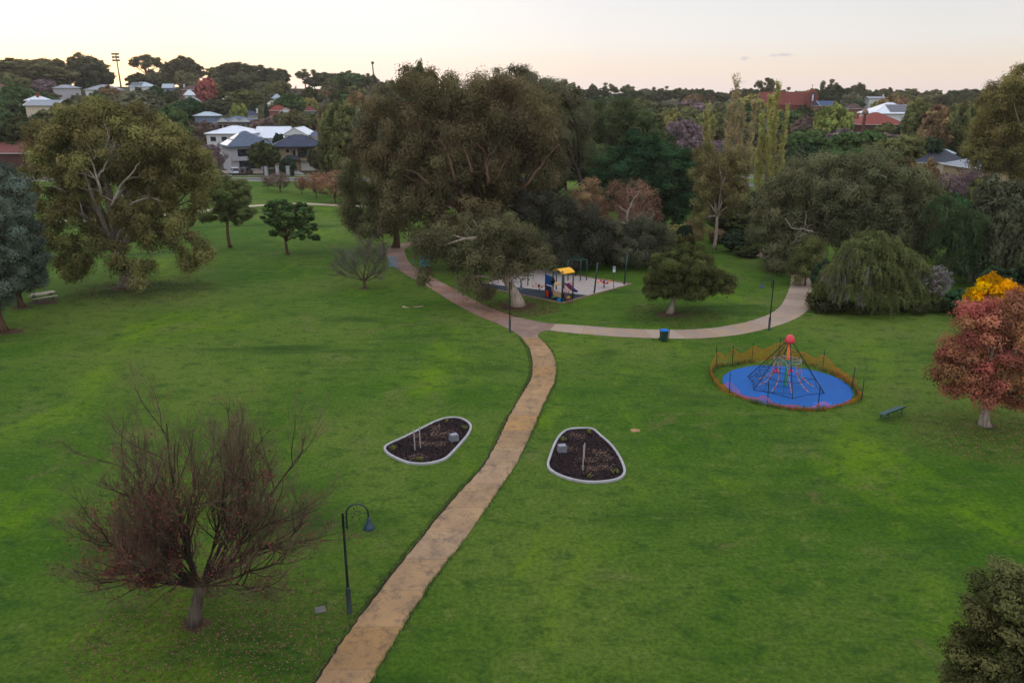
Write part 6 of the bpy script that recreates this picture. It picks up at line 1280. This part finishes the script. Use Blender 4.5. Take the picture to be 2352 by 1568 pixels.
# ---- fill trees: every gap on the slopes gets its own tree
r = rs(777)
LMK = [(565, 345, 'the grey house'), (674, 345, 'the tan brick house'), (523, 298, 'the white hipped roof'), (620, 300, 'the long white roof'), (535, 275, 'the veranda house'), (470, 200, 'the crimson tree'), (275, 150, 'the floodlight tower'), (858, 165, 'the leaning pole'), (1060, 170, 'the central gums'), (1215, 175, 'the tall umbrella gum'), (1400, 270, 'the billowing green dome'),
       (1690, 210, 'the tallest poplar'), (1815, 228, 'the brick church'), (1922, 255, 'the lime green tree'), (2060, 250, 'the white solar roof'), (2030, 275, 'the red tiled house'), (2160, 350, 'the dark slate roof'), (90, 245, 'the flat blue grey roof'), (30, 350, 'the long red roof'), (316, 225, 'the big grey green tree'), (2340, 250, 'the tall edge gum'), (1300, 200, 'the sea gap'), (440, 230, 'the bright white roofs'), (630, 225, 'the pale upper houses')]
used = {}
KW = dict(round='rounded', gum='shaggy', oval='egg shaped', layer='flat tiered', shrub='low', open='airy'); CW = dict(olive='olive', gum='brownish', gumd='dark grey green', greyg='grey green', green='green', dark='dark green', bushy='deep olive', brown='tawny', lush='leafy green', yellowg='yellowish', purple='purplish')
cand = []
for D in (222, 238, 256, 275, 296, 318, 342, 368, 395, 425, 455, 490, 520, 545, 570):
    step = D * .043 + 3
    x = -D * .68
    while x < D * .68:
        cand.append((x + r.uniform(-4, 4), D + r.uniform(-6, 6))); x += step * r.uniform(1.0, 1.6)
for D in (130, 148, 168, 190):
    x = D * .24
    while x < D * .72: cand.append((x + r.uniform(-3, 3), D + r.uniform(-5, 5))); x += 9.5 * r.uniform(.9, 1.3)
placed = []
for x, D in cand:
    zg = H(x, D); far = D > 470
    h = r.uniform(7.0, 12.5) if not far else r.uniform(10, 15); kind = ['round', 'gum', 'round', 'oval', 'gum', 'shrub', 'layer', 'open'][r.randint(8)] if not far else ['gum', 'open', 'round', 'gum'][r.randint(4)]
    col = ['olive', 'gum', 'gumd', 'green', 'dark', 'bushy', 'greyg', 'lush', 'brown', 'olive', 'yellowg', 'purple'][r.randint(12)] if not far else ['gumd', 'gum', 'dark', 'gumd', 'olive'][r.randint(5)]
    if kind == 'shrub': h *= .6
    if D < 200 and x > 0: h = r.uniform(6, 9)
    w = h * r.uniform(.9, 1.35); u, vt = PR(x, D, zg + h); vb = PR(x, D, zg)[1]; hw = w / 2 * F / depth(D, zg)
    lim = (150 if u < 260 else 158 if u < 620 else 170) if u < 900 else 203
    if vt < lim: h -= (lim - vt) / F * depth(D, zg) * 1.0; 
    if h < 3.5: continue
    u, vt = PR(x, D, zg + h)
    for tr in range(4):
      bad = False
      if tr: h *= .62; w = max(w * .85, h * .95); hw = w / 2 * F / depth(D, zg); u, vt = PR(x, D, zg + h); kind = 'shrub' if h < 4.5 else kind
      if h < 1.8: bad = True; break
      for (a0, b0, a1, b1, DD) in RECTS:
          if D < DD + 6 and u + hw * .8 > a0 and u - hw * .8 < a1 and vt < b1 and vb > b0: bad = True; break
          if abs(D - DD - 5) < 9 and u + hw * .6 > a0 and u - hw * .6 < a1 and tr < 9: bad = True; break
      if not bad: break
    if bad or (185 < D < 202): continue
    placed.append((u, vt, D, hw * 2, kind, col))
for (u, vt, D, w, kind, col) in placed:
    if not (-30 < u < 2380): continue
    lm = min(LMK, key=lambda q: (q[0] - u) ** 2 + 4 * (q[1] - vt - 12) ** 2); dx, dv = lm[0] - u, lm[1] - vt - 12
    rel = ('left of' if dx > 0 else 'right of') if abs(dx) > 2 * abs(dv) else ('above' if dv > 0 else 'below')
    dist = abs(dx) + 2 * abs(dv); near = 'just ' if dist < 45 else ('' if dist < 110 else 'well ')
    lab = '%s %s tree %s%s %s' % (CW[col], KW[kind], near, rel, lm[2])
    used.setdefault(lab, []).append((u, vt, D, w, kind, col))
for lab, L_ in used.items():
    L_.sort(key=lambda q: q[0]); n = len(L_)
    for i, q in enumerate(L_):
        l2 = lab
        if n == 2: l2 = lab + ', ' + ('the more leftward', 'the more rightward')[i]
        elif n > 2: l2 = lab + ', ' + ['first', 'second', 'third', 'fourth', 'fifth', 'sixth', 'seventh', 'eighth'][min(i, 7)] + ' from left'
        ltree(*q, l2, 'trees filling the suburban slopes', 'brown')
# ================================================================== LIGHT, SKY, CAMERA
w = bpy.data.worlds.new('World'); SC.world = w; w.use_nodes = True
n, l = w.node_tree.nodes, w.node_tree.links; bg = n['Background']
AZ, EL = R(-30.5), R(1.9)
sky = n.new('ShaderNodeTexSky'); sky.sky_type = 'NISHITA'; sky.sun_disc = False; sky.sun_elevation = EL; sky.sun_rotation = AZ
sky.altitude = 50; sky.air_density = 1.0; sky.dust_density = 2.0; sky.ozone_density = 1.5
# thin high veil of cloud lit by the low sun: pale overall, warmer towards the horizon and the sun
tc = n.new('ShaderNodeTexCoord'); nv = n.new('ShaderNodeVectorMath'); nv.operation = 'NORMALIZE'; l.new(tc.outputs['Generated'], nv.inputs[0])
sp = n.new('ShaderNodeSeparateXYZ'); l.new(nv.outputs[0], sp.inputs[0])
cr = n.new('ShaderNodeValToRGB'); l.new(sp.outputs['Z'], cr.inputs['Fac']); els = cr.color_ramp.elements
cols = [(0.0, (.84, .72, .72)), (.025, (.87, .76, .66)), (.055, (.84, .82, .80)), (.10, (.79, .80, .835)), (.22, (.92, .9, .9)), (.5, (1.2, 1.22, 1.32)), (1.0, (1.3, 1.36, 1.5))]
els[0].position = 0; els[0].color = (*cols[0][1], 1); els[1].position = 1; els[1].color = (*cols[-1][1], 1)
for p, c in cols[1:-1]: q = els.new(p); q.color = (*c, 1)
dt = n.new('ShaderNodeVectorMath'); dt.operation = 'DOT_PRODUCT'; l.new(nv.outputs[0], dt.inputs[0])
dt.inputs[1].default_value = (math.sin(AZ) * math.cos(EL), math.cos(AZ) * math.cos(EL), math.sin(EL))
gl = n.new('ShaderNodeValToRGB'); l.new(dt.outputs['Value'], gl.inputs['Fac']); ge = gl.color_ramp.elements
ge[0].position = .55; ge[0].color = (0, 0, 0, 1); ge[1].position = 1; ge[1].color = (1.3, .78, .22, 1)
for p, c in ((.80, (.08, .08, .08)), (.93, (.22, .21, .19)), (.975, (.34, .29, .18)), (.988, (.75, .5, .14))): q = ge.new(p); q.color = (*c, 1)
add = n.new('ShaderNodeMix'); add.data_type = 'RGBA'; add.blend_type = 'ADD'; add.inputs[0].default_value = 1; l.new(cr.outputs[0], add.inputs[6]); l.new(gl.outputs[0], add.inputs[7])
# two small grey cloudlets low in the right sky
def cloudlet(u, v, su, sv, prev, amt):
    d = Vector(ray(u, v)).normalized(); m1 = n.new('ShaderNodeVectorMath'); m1.operation = 'SUBTRACT'; l.new(nv.outputs[0], m1.inputs[0]); m1.inputs[1].default_value = d
    nz = n.new('ShaderNodeTexNoise'); nz.inputs['Scale'].default_value = 55; nz.inputs['Detail'].default_value = 5; l.new(nv.outputs[0], nz.inputs['Vector'])
    ms = n.new('ShaderNodeVectorMath'); ms.operation = 'MULTIPLY'; l.new(m1.outputs[0], ms.inputs[0]); ms.inputs[1].default_value = (F / su, F / su, F / sv)
    ln = n.new('ShaderNodeVectorMath'); ln.operation = 'LENGTH'; l.new(ms.outputs[0], ln.inputs[0])
    a = n.new('ShaderNodeMath'); a.operation = 'MULTIPLY_ADD'; l.new(nz.outputs['Fac'], a.inputs[0]); a.inputs[1].default_value = 2.6; l.new(ln.outputs['Value'], a.inputs[2])
    mr = n.new('ShaderNodeMapRange'); mr.inputs['From Min'].default_value = 1.5; mr.inputs['From Max'].default_value = 2.3; mr.inputs['To Min'].default_value = amt; mr.inputs['To Max'].default_value = 0; l.new(a.outputs[0], mr.inputs['Value'])
    mx = n.new('ShaderNodeMix'); mx.data_type = 'RGBA'; l.new(mr.outputs[0], mx.inputs[0]); l.new(prev, mx.inputs[6]); mx.inputs[7].default_value = (.42, .48, .58, 1); return mx.outputs[2]
c = add.outputs[2]
for q in ((1709, 135, 12, 8, .8), (1775, 128, 16, 5, .6), (1800, 126, 20, 4, .5), (1315, 205, 26, 3, .4), (1700, 189, 14, 5, .3)): c = cloudlet(q[0], q[1], q[2], q[3], c, q[4])
mx = n.new('ShaderNodeMix'); mx.data_type = 'RGBA'; mx.inputs[0].default_value = VEIL = .8
sc = n.new('ShaderNodeVectorMath'); sc.operation = 'SCALE'; sc.inputs['Scale'].default_value = 1.0; l.new(sky.outputs[0], sc.inputs[0])
sv = n.new('ShaderNodeVectorMath'); sv.operation = 'SCALE'; sv.inputs['Scale'].default_value = 10.0; l.new(c, sv.inputs[0])
l.new(sc.outputs[0], mx.inputs[6]); l.new(sv.outputs[0], mx.inputs[7]); l.new(mx.outputs[2], bg.inputs['Color']); bg.inputs['Strength'].default_value = .12
s = bpy.data.lights.new('sun', 'SUN'); s.energy = 4.5; s.angle = R(1.0); s.color = (1, .72, .42); so = bpy.data.objects.new('sun', s); COL.objects.link(so)
so.rotation_euler = Vector((math.sin(AZ) * math.cos(EL), math.cos(AZ) * math.cos(EL), math.sin(EL))).to_track_quat('Z', 'Y').to_euler(); so.location = (-60, 60, 60)
cam = bpy.data.cameras.new('camera'); co = bpy.data.objects.new('camera', cam); COL.objects.link(co); SC.camera = co
cam.sensor_width = 36; cam.lens = 36 * F / 2352; cam.clip_end = 12000; cam.clip_start = .3
co.location = (0, 0, CAMH); co.rotation_euler = (R(90) - P, 0, 0)
SC.view_settings.view_transform = 'Standard'; SC.view_settings.look = 'None'; SC.view_settings.exposure = 0.0; SC.view_settings.gamma = 1
hz = MB().box((0, 1150, 38), (3500, 2600, 86)); hm = bpy.data.materials.new('haze'); hm.use_nodes = True
for x in list(hm.node_tree.nodes):
    if x.type != 'OUTPUT_MATERIAL': hm.node_tree.nodes.remove(x)
pv = hm.node_tree.nodes.new('ShaderNodeVolumePrincipled'); pv.inputs['Density'].default_value = .00011; pv.inputs['Color'].default_value = (.95, .9, .84, 1); pv.inputs['Anisotropy'].default_value = .2
hm.node_tree.links.new(pv.outputs[0], [x for x in hm.node_tree.nodes if x.type == 'OUTPUT_MATERIAL'][0].inputs['Volume'])
ho = hz.build('haze', hm); ho['kind'] = 'stuff'
SC.cycles.max_bounces = 5; SC.cycles.volume_bounces = 0; SC.cycles.volume_bounces = 0; SC.cycles.diffuse_bounces = 3; SC.cycles.glossy_bounces = 2; SC.cycles.transmission_bounces = 2
